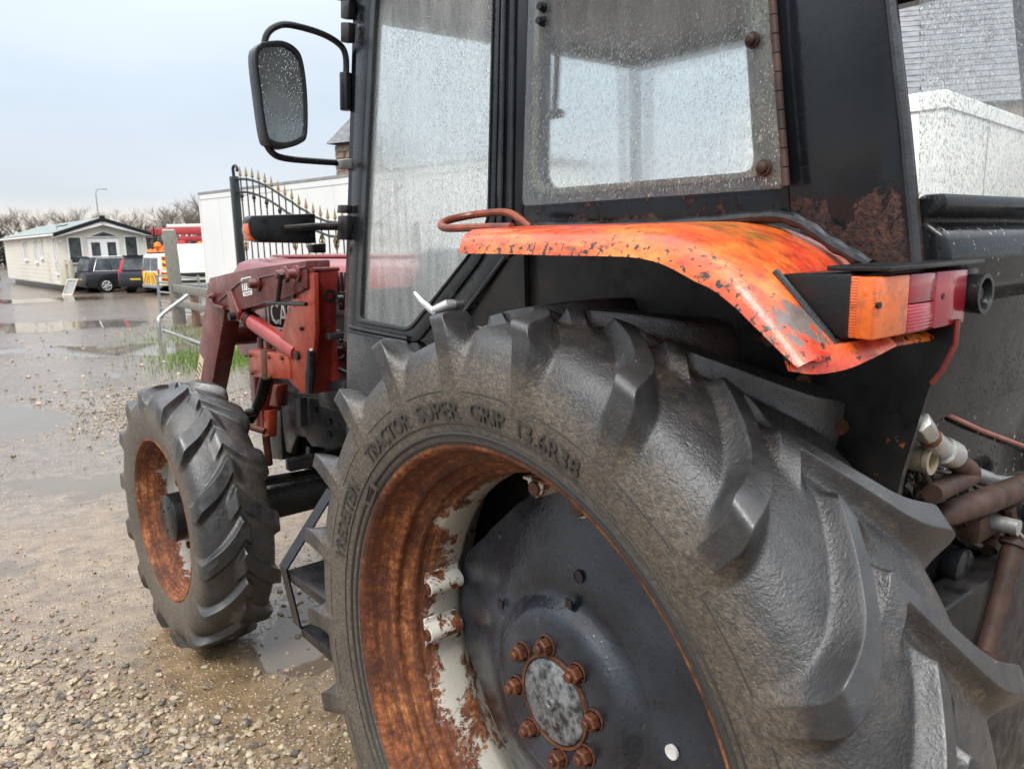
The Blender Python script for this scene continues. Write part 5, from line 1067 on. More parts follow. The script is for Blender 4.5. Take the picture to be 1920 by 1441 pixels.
def build_rear():
    # black bodywork under the rear window
    prof = [(-.470, 1.596), (-.512, 1.592), (-.535, 1.575), (-.545, 1.545), (-.535, 1.500), (-.512, 1.478), (-.500, 1.468), (-.500, 1.452), (-.485, 1.440), (-.478, 1.40), (-.470, 1.20), (-.455, .95), (-.44, .80), (-.42, .80), (-.42, 1.596)]
    mb = MB().prism([(-.580, y, z) for y, z in prof], (1.17, 0, 0)); o = mb.build('rear_body_panel', 'panel', TR, bevel=.010, seg=3)
    # far mudguard seen past the lamp
    ys = catmull([(.3, 1.60), (0, 1.60), (-.25, 1.595), (-.40, 1.55), (-.50, 1.48), (-.56, 1.40), (-.60, 1.30)], 25)
    vs = [(x, y, z) for y, z in ys for x in (.60, .87)] + [(x, y, z - .006) for y, z in ys for x in (.60, .87)]
    fs = [(2 * i, 2 * i + 1, 2 * i + 3, 2 * i + 2) for i in range(24)] + [(50 + 2 * i, 52 + 2 * i, 53 + 2 * i, 51 + 2 * i) for i in range(24)]
    me = MB().add(vs, fs).mesh('fender', ang=60); fattr(me, 'wear', [0.2] * len(me.vertices)); obj('fender', me, 'fender', TR)
    # raised arch line across the panel
    mb = MB(); mb.tube(catmull([(-.47, -.515, 1.475), (-.40, -.525, 1.515), (-.32, -.535, 1.545), (-.2, -.545, 1.565), (0, -.55, 1.575)], 24), .010, 8); mb.build('panel_bead', 'panel', TR)
    p = ay(1830, 480, -.50); 
    # cable
    a, b = ay(1735, 758, -.49), ay(1925, 838, -.49); mb = MB(); mb.tube([a + np.array([-.1, .0, .03]), a, (a + b) / 2 + np.array([0, 0, -.004]), b, b + (b - a) * .8], .0042, 8); mb.build('control_cable', 'cable', TR)
    # couplings
    def pt(x, y, Y=-.52): return ay(x, y, Y)
    mb = MB(); mb.tube([pt(1722, 790), pt(1738, 812)], .017, 6); mb.tube([pt(1738, 812), pt(1745, 822)], .014, 12); mb.build('quick_coupling', 'zinc', TR, bevel=.002)
    mb = MB(); mb.tube([pt(1741, 815), pt(1745, 822)], .0155, 12); mb.build('coupling_ring', 'rust', TR)
    mb = MB(); mb.tube([pt(1745, 822), pt(1766, 843), pt(1766, 843), pt(1786, 852)], [.016, .016, .021, .021], 14); mb.build('quick_coupling', 'zinc', TR)
    mb = MB(); mb.tube(catmull([pt(1780, 848), pt(1796, 868), pt(1816, 880), pt(1818, 892), pt(1796, 902), pt(1770, 915), pt(1748, 926)], 24), .0155, 12); mb.build('hydraulic_elbow', 'rustdark', TR)
    c = pt(1720, 858, -.50); mb = MB(); mb.lathe([(.05, .019), (-.012, .019), (-.014, .021), (-.022, .021), (-.022, .014), (-.004, .013), (-.004, 0)], 24, axis='Y', c=tuple(c)); mb.build('coupling_socket', 'brass', TR)
    mb = MB(); mb.tube([pt(1822, 888, -.47), pt(1852, 898, -.47), pt(1852, 898, -.47), pt(1890, 902, -.47), pt(1935, 896, -.47)], [.015, .015, .010, .010, .010], 12); mb.build('hydraulic_pipe', 'zinc', TR)
    for q in (((1725, 878), (1800, 890), (1850, 930)), ((1725, 880), (1760, 930)), ((1722, 880), (1715, 930)), ((1740, 880), (1812, 985))):
        mb = MB(); mb.tube([pt(x, y, -.49) for x, y in q], .0035, 6); mb.build('thin_wire', 'dark', TR)
    # lift arm, link, rods
    mb = MB(); mb.tube([pt(1745, 985, -.49), pt(1770, 968, -.50), pt(1780, 962, -.50), pt(1830, 945, -.51), pt(1950, 900, -.52)], [.010, .016, .020, .022, .023], 14); mb.build('lift_arm', 'rustdark', TR)
    mb = MB(); mb.tube([pt(1902, 1018, -.54), pt(1885, 1080, -.54), pt(1858, 1178, -.54), pt(1846, 1220, -.54)], [.018, .016, .016, .016], 14); mb.tube([pt(1903, 1014, -.54), pt(1900, 1024, -.54)], .023, 14); mb.build('lift_rod', 'rustdark', TR)
    mb = MB(); mb.tube([pt(1890, 950, -.52), pt(1900, 1000, -.52), pt(1905, 1030, -.52)], .012, 8); mb.tube([pt(1868, 960, -.5), pt(1868, 1010, -.5), pt(1856, 1030, -.5)], .013, 8); mb.build('hanging_link', 'rustdark', TR)
    mb = MB().box(tuple(pt(1830, 975, -.48)), (.12, .06, .05)); mb.build('lift_boss', 'rustdark', TR, bevel=.012)
    c = pt(1790, 1062, -.48); mb = MB(); mb.lathe([(.08, .018), (.02, .02), (.0, .034), (-.016, .036), (-.02, .030), (-.02, 0)], 24, axis='Y', c=tuple(c)); mb.build('rubber_cap', 'black', TR)
    c = pt(1834, 1098, -.46); mb = MB(); mb.cyl(c, c - np.array([0, .01, 0]), .007, 12); mb.build('plug', 'brass', TR)
    mb = MB().box((0, -.30, .72), (.5, .3, .5)); mb.build('rear_housing', 'dark', TR, bevel=.03)
    mb = MB(); mb.tube([(-.42, -.30, .55), (-.46, -.72, .52), (-.48, -1.0, .45)], .03, 10); mb.build('lower_link', 'rustdark', TR)
    mb = MB(); mb.tube([(-.30, -.72, .86), (-.26, -.74, .84), (.05, -.8, .70)], .012, 8); mb.tube([(-.33, -.70, .78), (.0, -.76, .62)], .016, 8); mb.build('drawbar_rod', 'zinc', TR)
    for x, z in ((-.50, 1.41), (-.42, 1.41), (-.30, 1.41), (-.18, 1.41), (-.06, 1.41), (-.44, 1.33), (-.22, 1.12)):
        mb = MB(); mb.cyl((x, -.47, z), (x, -.492, z), .008, 6); mb.build('panel_bolt', 'dark', TR)
    c = pt(1850, 975, -.50); mb = MB(); mb.cyl(c - np.array([0, .05, 0]), c + np.array([0, .05, 0]), .014, 12); mb.build('lift_pin', 'zinc', TR)
    mb = MB(); mb.tube(catmull([c - np.array([0, .04, 0]), c + np.array([.03, -.05, -.03]), c + np.array([.05, -.03, -.06]), c + np.array([.02, -.02, -.08])], 16), .003, 6); mb.build('lynch_clip', 'zinc', TR)
    for q in (((1700, 930), (1730, 900), (1760, 960), (1800, 1010), (1850, 1030)), ((1690, 900), (1745, 955), (1790, 1000), (1930, 985)), ((1800, 1100), (1830, 1050), (1880, 1060), (1930, 1100))):
        mb = MB(); mb.tube(catmull([pt(x, y, -.47) for x, y in q], 22), .010, 8); mb.build('hydraulic_hose', 'rubber', TR)
    mb = MB(); mb.tube([pt(1850, 1220, -.54), pt(1840, 1260, -.54)], .03, 6); mb.build('rod_nut', 'rustdark', TR)
    mb = MB().box((0, -.50, .75), (.9, .06, .5)); mb.build('rear_plate', 'dark', TR, bevel=.01)
M['cable'] = paint('cable_red_brown', (0.22, 0.07, 0.05), (0.34, 0.13, 0.10), 30, (0.35, 0.5))
n_ = NT('dull_brass'); M['brass'] = n_.fin(n_.mix(n_.noise(40), (0.30, 0.24, 0.16), (0.50, 0.43, 0.31)), 0.4, 0.5)
build_rear()

# ================================================================== BACKGROUND
Z3 = np.array([0, 0, 1.0])
def unit(v): v = np.array(v, float); return v / np.linalg.norm(v)

def build_lorry():
    # long white box trailer; side runs away from the gate
    a, b = ad(372, 362, 24), ad(655, 325, 18.7); zt = 3.26; d = unit([b[0] - a[0], b[1] - a[1], 0]); nrm = np.array([d[1], -d[0], 0.0])
    if nrm[0] < 0: nrm = -nrm                                   # depth of the box, away from the camera
    L, Wd, zb = 13.2, 2.5, .38
    a = np.array([a[0], a[1], 0.0]); root = empty('box_trailer', 'long white box lorry body parked behind the iron gate', 'lorry', a + np.array([0, 0, gz(a[0], a[1])]))
    org = np.array(root.location)
    def pp(u, v, z): return a + d * u + nrm * v + Z3 * z - org
    def pbox(name, mat, u0, u1, v0, v1, z0, z1, **kw): mb = MB().prism([pp(u0, v0, z0), pp(u1, v0, z0), pp(u1, v1, z0), pp(u0, v1, z0)], Z3 * (z1 - z0)); return mb.build(name, mat, root, **kw)
    pbox('body', 'white', 0.06, L - .06, 0.0, Wd, zb, zt - .06, bevel=.02)
    for k in range(11): pbox('side_panel', 'white', .10 + k * 1.19, .10 + (k + 1) * 1.19 - .012, -.014, -.002, zb + .12, zt - .24)
    pbox('top_rail', 'greytrim', 0.0, L, -.03, Wd + .03, zt - .07, zt)
    pbox('rivet_strip', 'white', 0.02, L - .02, -.022, -.002, zt - .22, zt - .08)
    pbox('bottom_rail', 'greytrim', 0.0, L, -.025, Wd, zb - .06, zb + .1)
    for u in (0.0, L - .09): pbox('corner_post', 'white', u, u + .09, -.022, .10, zb, zt - .08)
    pbox('chassis', 'plastic', .4, L - .4, .7, 1.8, zb - .3, zb - .06)
    for u in (1.6, 2.9, 4.2, 10.8):
        mb = MB(); c = pp(u, .30, .06); mb.tube([c - nrm * .18, c + nrm * .16], .40, 24); mb.build('wheel', 'plastic', root, bevel=.04)
build_lorry()

def build_white_trailer():
    P1, P0, P2 = ad(1780, 165, 8), ad(1690, 178, 8.34), ad(1920, 218, 10.1)
    dr = unit([P2[0] - P1[0], P2[1] - P1[1], 0]); dl = np.array([-dr[1], dr[0], 0.0])
    if dl @ (P0 - P1) < 0: dl = -dl
    z1, z0 = P1[2], .55; a = np.array([P1[0], P1[1], 0.0]); root = empty('white_trailer', 'white box trailer seen through the rear cab window', 'trailer', a); 
    def pp(u, v, z): return dr * u + dl * v + Z3 * z
    L, Wd = 4.6, 2.3
    mb = MB().prism([pp(0, 0, z0), pp(L, 0, z0), pp(L, Wd, z0), pp(0, Wd, z0)], Z3 * (z1 - z0)); mb.build('body', 'white2', root, bevel=.05)
    mb = MB().prism([pp(-.012, -.012, z1 - .20), pp(L, -.012, z1 - .20), pp(L, Wd, z1 - .20), pp(-.012, Wd, z1 - .20)], Z3 * .012); mb.build('trim_line', 'greytrim', root)
    mb = MB().prism([pp(1.5, -.006, .7), pp(1.515, -.006, .7), pp(1.515, -.006, z1 - .25), pp(1.5, -.006, z1 - .25)], dl * .01); mb.build('panel_joint', 'greytrim', root)
    for u in (1.5, 2.4):
        mb = MB(); c = pp(u, .2, .33); mb.tube([c - dl * .1, c + dl * .1], .33, 20); mb.build('wheel', 'plastic', root, bevel=.03)
    mb = MB().box(tuple(pp(L / 2, Wd / 2, .48)), (1.2, 1.2, .12)); mb.build('chassis', 'plastic', root)
build_white_trailer()

def build_slate_building():
    c = ad(1690, 170, 16); root = empty('slate_roof_building', 'stone building with a grey slate roof behind the white trailer', 'building', (c[0], c[1], 0))
    u = unit([0.58, -0.81, 0]); w = np.array([-u[1], u[0], 0.0]); w = w if w @ _h > 0 else -w       # along the eaves / away from the camera
    u0, u1 = -.9, 11.0; ze, zr = 4.1, 7.9; run = 4.0
    def pp(a, b, z): return u * a + w * b + Z3 * z
    mb = MB().prism([pp(u0, 0, -.2), pp(u1, 0, -.2), pp(u1, 2 * run, -.2), pp(u0, 2 * run, -.2)], Z3 * (ze + .2)); mb.build('wall', 'stonewall', root)
    mb = MB().prism([pp(u0, -.05, ze), pp(u0, 2 * run + .05, ze), pp(u0, run, zr - .03)], u * (u1 - u0)); rf = mb.build('roof', 'slate', root)
    nc = 26
    for k in range(nc):
        t0, t1 = k / nc, (k + 1.08) / nc; lift = .022
        for j in range(2 if k % 1 == 0 else 1):
            pass
        a, b = pp(0, -.12 + t0 * (run + .12), ze - .02 + t0 * (zr - ze) + .03), pp(0, -.12 + t1 * (run + .12), ze - .02 + t1 * (zr - ze) + .012)
        mb = MB().prism([a + u * (u0 - .1), a + u * (u1 + .1), b + u * (u1 + .1), b + u * (u0 - .1)], Z3 * .022); mb.build('slate_course', 'slate', rf)
    mb = MB(); mb.tube([pp(u0 - .1, run, zr), pp(u1 + .1, run, zr)], .09, 8); mb.build('ridge', 'slate', rf)
build_slate_building()

def build_turret():
    a = ad(652, 262, 32); zt = 5.70; g = -.3
    root = empty('stone_turret', 'stone turret with a slate cap standing behind the lorry', 'turret', (a[0] + .55, a[1] + .1, g)); w = .70
    rot = Matrix.Rotation(R(20), 3, 'Z')
    mb = MB().box((0, 0, (zt - g) / 2), (w * 2 - .1, w * 2 - .1, zt - g), rot); sh = mb.build('shaft', 'stonewall', root)
    hgt = .26; meshes = {}
    for r_ in range(8):
        z = zt - g - .2 - r_ * hgt
        for s_ in range(4):
            for k in range(3):
                wd = (2 * w - .02) / 3 - .02; off = (k - 1) * (2 * w - .02) / 3 + (.12 if r_ % 2 else -.1) * (1 if abs(k - 1) == 0 else 0)
                if 'b' not in meshes: mb = MB().box((0, 0, 0), (wd, .10, hgt - .02)); meshes['b'] = mb.mesh('stone', bevel=.015, seg=1)
                o = obj('stone', meshes['b'], 'stonewall', sh); rr = Matrix.Rotation(R(20) + s_ * math.pi / 2, 3, 'Z'); o.location = rr @ Vector((off, -w + .03 + random.uniform(-.012, .012), z)); o.rotation_euler.z = R(20) + s_ * math.pi / 2
    mb = MB()
    base = [rot @ Vector((x * (w + .22), y * (w + .22), zt - g)) for x, y in ((-1, -1), (1, -1), (1, 1), (-1, 1))]
    mb.add([tuple(p) for p in base] + [(0, 0, zt - g + 1.35)], [(0, 1, 4), (1, 2, 4), (2, 3, 4), (3, 0, 4), (3, 2, 1, 0)]); rf = mb.build('roof', 'slate', root)
    for k in range(8):
        t = k / 8; s_ = (w + .25) * (1 - t); z = zt - g + 1.35 * t
        q = [rot @ Vector((x * s_, y * s_, z)) for x, y in ((-1, -1), (1, -1), (1, 1), (-1, 1))]; s2 = (w + .25) * (1 - t - .14); q2 = [rot @ Vector((x * s2, y * s2, z + .19)) for x, y in ((-1, -1), (1, -1), (1, 1), (-1, 1))]
        mb = MB().add([tuple(p) for p in q + q2], [(0, 1, 5, 4), (1, 2, 6, 5), (2, 3, 7, 6), (3, 0, 4, 7), (3, 2, 1, 0), (4, 5, 6, 7)]); mb.build('slate_course', 'slate', rf)
build_turret()

def build_iron_gate():
    A = ad(437, 312, 10.5); B = ad(645, 395, 9.3); u = unit([B[0] - A[0], B[1] - A[1], 0]); nrm = np.array([-u[1], u[0], 0.0])
    base = np.array([A[0], A[1], gz(A[0], A[1])]); root = empty('iron_gate', 'black iron gate with gold spear tips and a sweeping curved top', 'gate', base)
    def gp(x, y): return apl(x, y, A, nrm) - base
    top = [(449, 312), (461, 312), (473, 314), (485, 318), (497, 323), (508, 330), (521, 338), (534, 347), (546, 354), (560, 364), (573, 371), (587, 380), (600, 385), (614, 390), (628, 391), (641, 392)]
    tips = [gp(*p) for p in top]; st = tips[-1] - tips[-2]; du = np.linalg.norm((tips[-1] - tips[0])[:2]) / 15
    zs = [t[2] for t in tips]
    s0 = tips[0] @ u
    for k in range(8): zs.append(zs[15] + .012 * (k + 1) ** 1.7)
    pos = [u * (s0 + du * k) + Z3 * zs[k] for k in range(len(zs))]
    mb = MB(); mb.box((0, 0, A[2] / 2 - .06), (.10, .10, A[2] - .16)); 
    sc = [np.array([0, 0, A[2] - .15])] + [np.array([0, 0, A[2] - .05]) + u * (.04 - .05 * math.cos(t)) + Z3 * .05 * math.sin(t) for t in np.linspace(0, R(220), 9)]
    mb.tube(sc, .022, 8); mb.build('gate_post', 'iron', root, bevel=.008)
    bar = MB().tube([(0, 0, 0), (0, 0, 1)], .009, 6).mesh('bar')
    fin = MB(); fin.lathe([(-.02, .010), (.0, .016), (.012, .010), (.02, .008), (.035, .024), (.06, .018), (.15, .002)], 8, axis='Z'); fin = fin.mesh('finial')
    col = MB(); col.lathe([(-.07, .009), (-.05, .018), (-.035, .012), (-.02, .024), (.0, .028), (.02, .024), (.035, .012), (.05, .018), (.07, .009)], 8, axis='Z'); col = col.mesh('collar')
    bsk = MB()
    for k in range(4):
        a = k * math.pi / 2; bsk.tube([(.0, 0, -.10), (.03 * math.cos(a), .03 * math.sin(a), -.04), (.038 * math.cos(a + .6), .038 * math.sin(a + .6), 0), (.03 * math.cos(a + 1.2), .03 * math.sin(a + 1.2), .04), (0, 0, .10)], .007, 5)
    bsk = bsk.mesh('basket')
    for k, p in enumerate(pos):
        o = obj('bar', bar, 'iron', root); o.location = (p[0], p[1], .12); o.scale = (1, 1, p[2] - .14 - .12)
        f = obj('finial', fin, 'gold', root); f.location = (p[0], p[1], p[2] - .15)
        if k % 2 == 0: c = obj('collar', col, 'iron', root); c.location = (p[0], p[1], p[2] - .15 - .235)
        if k % 2 == 0 and (k < 2 or k > 7): b = obj('basket', bsk, 'gold', root); b.location = (p[0], p[1], 1.60 - .0)
    for dz, nm in ((-.165, 'top_rail'), (-.335, 'lower_rail')):
        mb = MB(); mb.tube([np.array([0, 0, pos[0][2] + dz])] + [p + Z3 * dz for p in pos], .016, 8); mb.build(nm, 'iron', root)
    for z in (.16, 1.0): mb = MB(); mb.tube([Z3 * z, u * (s0 + du * len(pos)) + Z3 * z], .02, 8); mb.build('cross_rail', 'iron', root)
    e = pos[-1] + u * du; mb = MB().box((e[0], e[1], .9), (.08, .08, 1.8)); mb.build('gate_post', 'iron', root, bevel=.008)
build_iron_gate()

def build_fence():
    a = azz(338, 608, -.1); g = gz(a[0], a[1]); root = empty('timber_fence', 'weathered timber post and rail fence beside the loader', 'fence', (a[0], a[1], g))
    dirv = unit([azz(470, 660, -.05)[0] - a[0] + .6, azz(470, 660, -.05)[1] - a[1] + .8, 0])
    mb = MB(); mb.prism([(-.12, -.10, -.2), (.12, -.10, -.2), (.12, .10, -.2), (-.12, .10, -.2)], (-.05, 0, 2.25)); mb.build('post', 'timber', root, bevel=.012)
    mb = MB().box((-.055, 0, 2.06), (.20, .17, .03)); mb.build('post_cap', 'dwhite', root)
    for k, (s, h) in enumerate(((1.3, .95), (2.7, .95), (4.2, .95))):
        p = dirv * s; mb = MB().box((p[0], p[1], h / 2 - .1), (.13, .13, h), R(10)); mb.build('post', 'timber2', root, bevel=.01)
    for z, h in ((.80, .17), (.48, .15)):
        q = dirv; sd = np.array([-q[1], q[0], 0]) * -.11
        mb = MB().prism([sd + q * -.15 + Z3 * (z - h / 2), sd + q * 4.6 + Z3 * (z - h / 2 - .03), sd + q * 4.6 + Z3 * (z + h / 2 - .03), sd + q * -.15 + Z3 * (z + h / 2)], -sd * .45); mb.build('rail', 'timber', root, bevel=.006)
    # block at the foot
    b = azz(372, 608, -.05); mb = MB().box((0, 0, .10), (.36, .26, .26), R(25)); o = mb.build('stone_block', 'block', None, bevel=.02); o.location = (b[0], b[1], gz(b[0], b[1])); tag(o, 'rough stone block lying at the foot of the timber fence', 'stone')
    # galvanised field gate leaning at the post
    e0 = azz(303, 598, -.1); base = np.array([e0[0], e0[1], gz(e0[0], e0[1])]); fg = empty('field_gate', 'galvanised tubular field gate propped against the timber post', 'gate', base)
    v = unit([a[0] - e0[0] + .55, a[1] - e0[1] - .5, 0]); Lg = 1.9
    def q(s, z): return v * s + Z3 * z
    for s in (0, .75, Lg): mb = MB(); mb.tube([q(s, .02), q(s, 1.10)], .026 if s else .034, 8); mb.build('upright', 'galv', fg)
    for z in (.10, .28, .46, .68, .92, 1.08): mb = MB(); mb.tube([q(0, z), q(Lg, z - .05)], .022, 8); mb.build('bar', 'galv', fg)
    # bent brace tube with a foot, and a tube lying on the ground
    b0 = azz(301, 640, -.05); bb = np.array([b0[0], b0[1], gz(b0[0], b0[1])])
    mb = MB(); pts = [np.zeros(3), np.array([0, 0, .30]), np.array([.08, .05, .44]), ax(352, 553, b0[0] + .55) - bb]; mb.tube(catmull(pts, 20), .035, 8); br = mb.build('bent_tube', 'galv', None); br.location = bb; tag(br, 'bent galvanised tube standing in front of the field gate', 'tube')
    p0, p1 = azz(306, 622, -.05), azz(398, 655, -.03); p0[2] = gz(p0[0], p0[1]) + .03; p1[2] = gz(p1[0], p1[1]) + .03; pm = (p0 + p1) / 2
    mb = MB(); mb.tube([p0 - p0, p1 - p0], .03, 8); o = mb.build('ground_tube', 'galv', None); o.location = p0; tag(o, 'galvanised tube lying on the ground by the grass', 'tube')
build_fence()

def wheel_parts(parent, c, r, w, axis, alloy=True):
    """tyre and alloy of a far vehicle; axis = unit vector of the axle, outward"""
    mb = MB(); mb.tube([c - axis * w, c], r, 22); t = mb.build('wheel', 'plastic', parent, bevel=.03)
    mb = MB(); mb.lathe([(.0, r * .10), (.02, r * .12), (.02, r * .62), (-.005, r * .66)], 20, axis='X'); rm = MB()
    u = np.array([-axis[1], axis[0], 0])
    if alloy:
        for k in range(7):
            a = k * 2 * math.pi / 7; rm.tube([c + axis * .005 + (u * math.cos(a) + Z3 * math.sin(a)) * r * .1, c + axis * .008 + (u * math.cos(a) + Z3 * math.sin(a)) * r * .60], r * .085, 6)
        rm.tube([c + axis * .002 + (u * math.cos(a) + Z3 * math.sin(a)) * r * .62 for a in np.linspace(0, 2 * math.pi, 21)], r * .06, 6)
    else: rm.tube([c - axis * .01, c + axis * .004], r * .5, 16)
    rm.build('wheel_rim', 'alloy', t)

def car_base(name, label, loc, rz, Ln, Wd, belt, roof, paintm, clear=.25, gx=(.10, .78), slope=(.22, .55), wr=.34, wx=(.19, .80), rail=True, plate=True, tail='sides', cat='car', group=None):
    """vehicle local frame: +x forward, rear bumper at x=0; z up"""
    root = empty(name, label, cat, loc, rz, group); hw = Wd / 2
    # body shell by lofted sections
    secs = []
    def sec(x, zb, zt, w, tuck): secs.append([(x, -w + tuck, zb), (x, -w, zb + .18), (x, -w, zt - .14), (x, -w + .06, zt), (x, w - .06, zt), (x, w, zt - .14), (x, w, zb + .18), (x, w - tuck, zb)])
    sec(.0, clear + .12, belt - .22, hw - .10, .05); sec(.06, clear + .05, belt - .04, hw - .04, .05); sec(.25, clear, belt, hw, .06); sec(Ln * .5, clear, belt, hw, .06); sec(Ln * .74, clear, belt - .02, hw, .06); sec(Ln * .92, clear, belt - .10, hw - .04, .06); sec(Ln * .985, clear + .05, belt - .22, hw - .12, .05); sec(Ln, clear + .12, belt - .36, hw - .2, .05)
    vs = [p for s in secs for p in s]; k = 8; fs = []
    for i in range(len(secs) - 1):
        for j in range(k): fs.append((i * k + j, i * k + (j + 1) % k, (i + 1) * k + (j + 1) % k, (i + 1) * k + j))
    fs += [tuple(range(k)), tuple(range((len(secs) - 1) * k, len(secs) * k))]
    body = MB().add(vs, fs).build('body', paintm, root, bevel=.02, ang=50)
    # greenhouse
    x0, x1 = gx[0] * Ln * 0 + .10, gx[1] * Ln; r0, r1 = .10 + slope[0], x1 - slope[1] * 1.6
    g = [(x0, -hw + .04, belt - .02), (x1, -hw + .04, belt - .03), (r1, -hw + .20, roof), (r0, -hw + .20, roof)]
    vs = g + [(x, -y, z) for x, y, z in g]; fs = [(0, 1, 2, 3), (7, 6, 5, 4), (0, 3, 7, 4), (1, 5, 6, 2), (3, 2, 6, 7), (0, 4, 5, 1)]
    cabn = MB().add(vs, fs).build('cabin', paintm, root, bevel=.05, seg=3, ang=50)
    def lerp(a, b, t): return np.array(a) * (1 - t) + np.array(b) * t
    for s in (-1, 1):
        A, B, C_, D = [np.array((x, y * (-s), z)) for x, y, z in g]     # s=1 -> right side at -y ... mirrored
        n_ = np.cross(B - A, D - A); n_ = n_ / np.linalg.norm(n_); n_ = n_ if n_[1] * (-s) * -1 > 0 else -n_; n_ = n_ if n_[1] * A[1] > 0 else -n_
        def q(u, v): return lerp(lerp(A, B, u), lerp(D, C_, u), v) + n_ * .004
        for u0, u1 in ((.10, .30), (.33, .58), (.61, .84)):
            mb = MB().prism([q(u0, .10), q(u1, .10), q(u1 - .02, .86), q(u0 + .02, .86)], n_ * .006); mb.build('side_window', 'darkglass', cabn, bevel=.003, seg=1)
        if rail: mb = MB(); mb.tube([lerp(D, C_, .03) + Z3 * .03, lerp(D, C_, .97) + Z3 * .03], .018, 6); mb.build('roof_rail', 'alloy', root); mb = MB(); mb.tube([q(.07, .05), q(.88, .05), q(.80, .93), q(.12, .93), q(.07, .05)], .013, 5); mb.build('window_trim', 'alloy', cabn)
        for xw in wx:
            mb = MB(); c = np.array((xw * Ln, s * (hw - .005), wr)); mb.tube([c - np.array((0, s * .10, 0)), c + np.array((0, s * .012, 0))], wr + .055, 24); mb.build('wheel_arch', 'plastic', root)
            wheel_parts(root, np.array((xw * Ln, s * (hw + .015), wr)), wr, .22, np.array((0, s, 0.0)))
        if tail == 'sides': mb = MB().prism([(.005, s * (hw - .42), belt - .26), (.02, s * (hw - .10), belt - .28), (.07, s * (hw - .06), belt - .06), (.055, s * (hw - .40), belt - .08)], (.06, 0, 0)); mb.build('tail_light', 'tail', root, bevel=.01)
        elif tail == 'tall':
            mb = MB().prism([(.0, s * (hw - .22), belt - .42), (.02, s * (hw - .05), belt - .40), (.04, s * (hw - .05), belt - .10), (.27, s * (hw - .16), roof - .10), (.27, s * (hw - .26), roof - .12), (.05, s * (hw - .24), belt - .10)], (.09, 0, 0)); mb.build('tail_light', 'tail', root, bevel=.01)
        mb = MB().box((Ln - .10, s * (hw - .30), belt - .30), (.14, .34, .14)); mb.build('headlight', 'upvc', root, bevel=.03)
    # rear window, plate, bumper
    t0, t1 = np.array((x0, 0, belt - .02)), np.array((r0, 0, roof)); nb = unit([-(t1[2] - t0[2]), 0, t1[0] - t0[0]])
    def rb(v, y): p = t0 * (1 - v) + t1 * v; return np.array((p[0], y, p[2])) + nb * .004
    mb = MB().prism([rb(.10, -hw + .16), rb(.10, hw - .16), rb(.84, hw - .28), rb(.84, -hw + .28)], nb * .006); mb.build('rear_window', 'darkglass', cabn, bevel=.003, seg=1)
    mb = MB().prism([rb(.97, -hw + .24), rb(.97, hw - .24), rb(1.0, hw - .26) + nb * .14, rb(1.0, -hw + .26) + nb * .14], nb * .02 + Z3 * .02); mb.build('spoiler', paintm, cabn)
    mb = MB().box((.04, 0, clear + .24), (.20, Wd - .12, .30)); mb.build('bumper', 'plastic' if paintm != 'vanwhite' else 'greytrim', root, bevel=.05)
    if plate: mb = MB().box((-.0, 0, belt - .40), (.03, .52, .115)); mb.build('number_plate', 'plate', root)
    return root

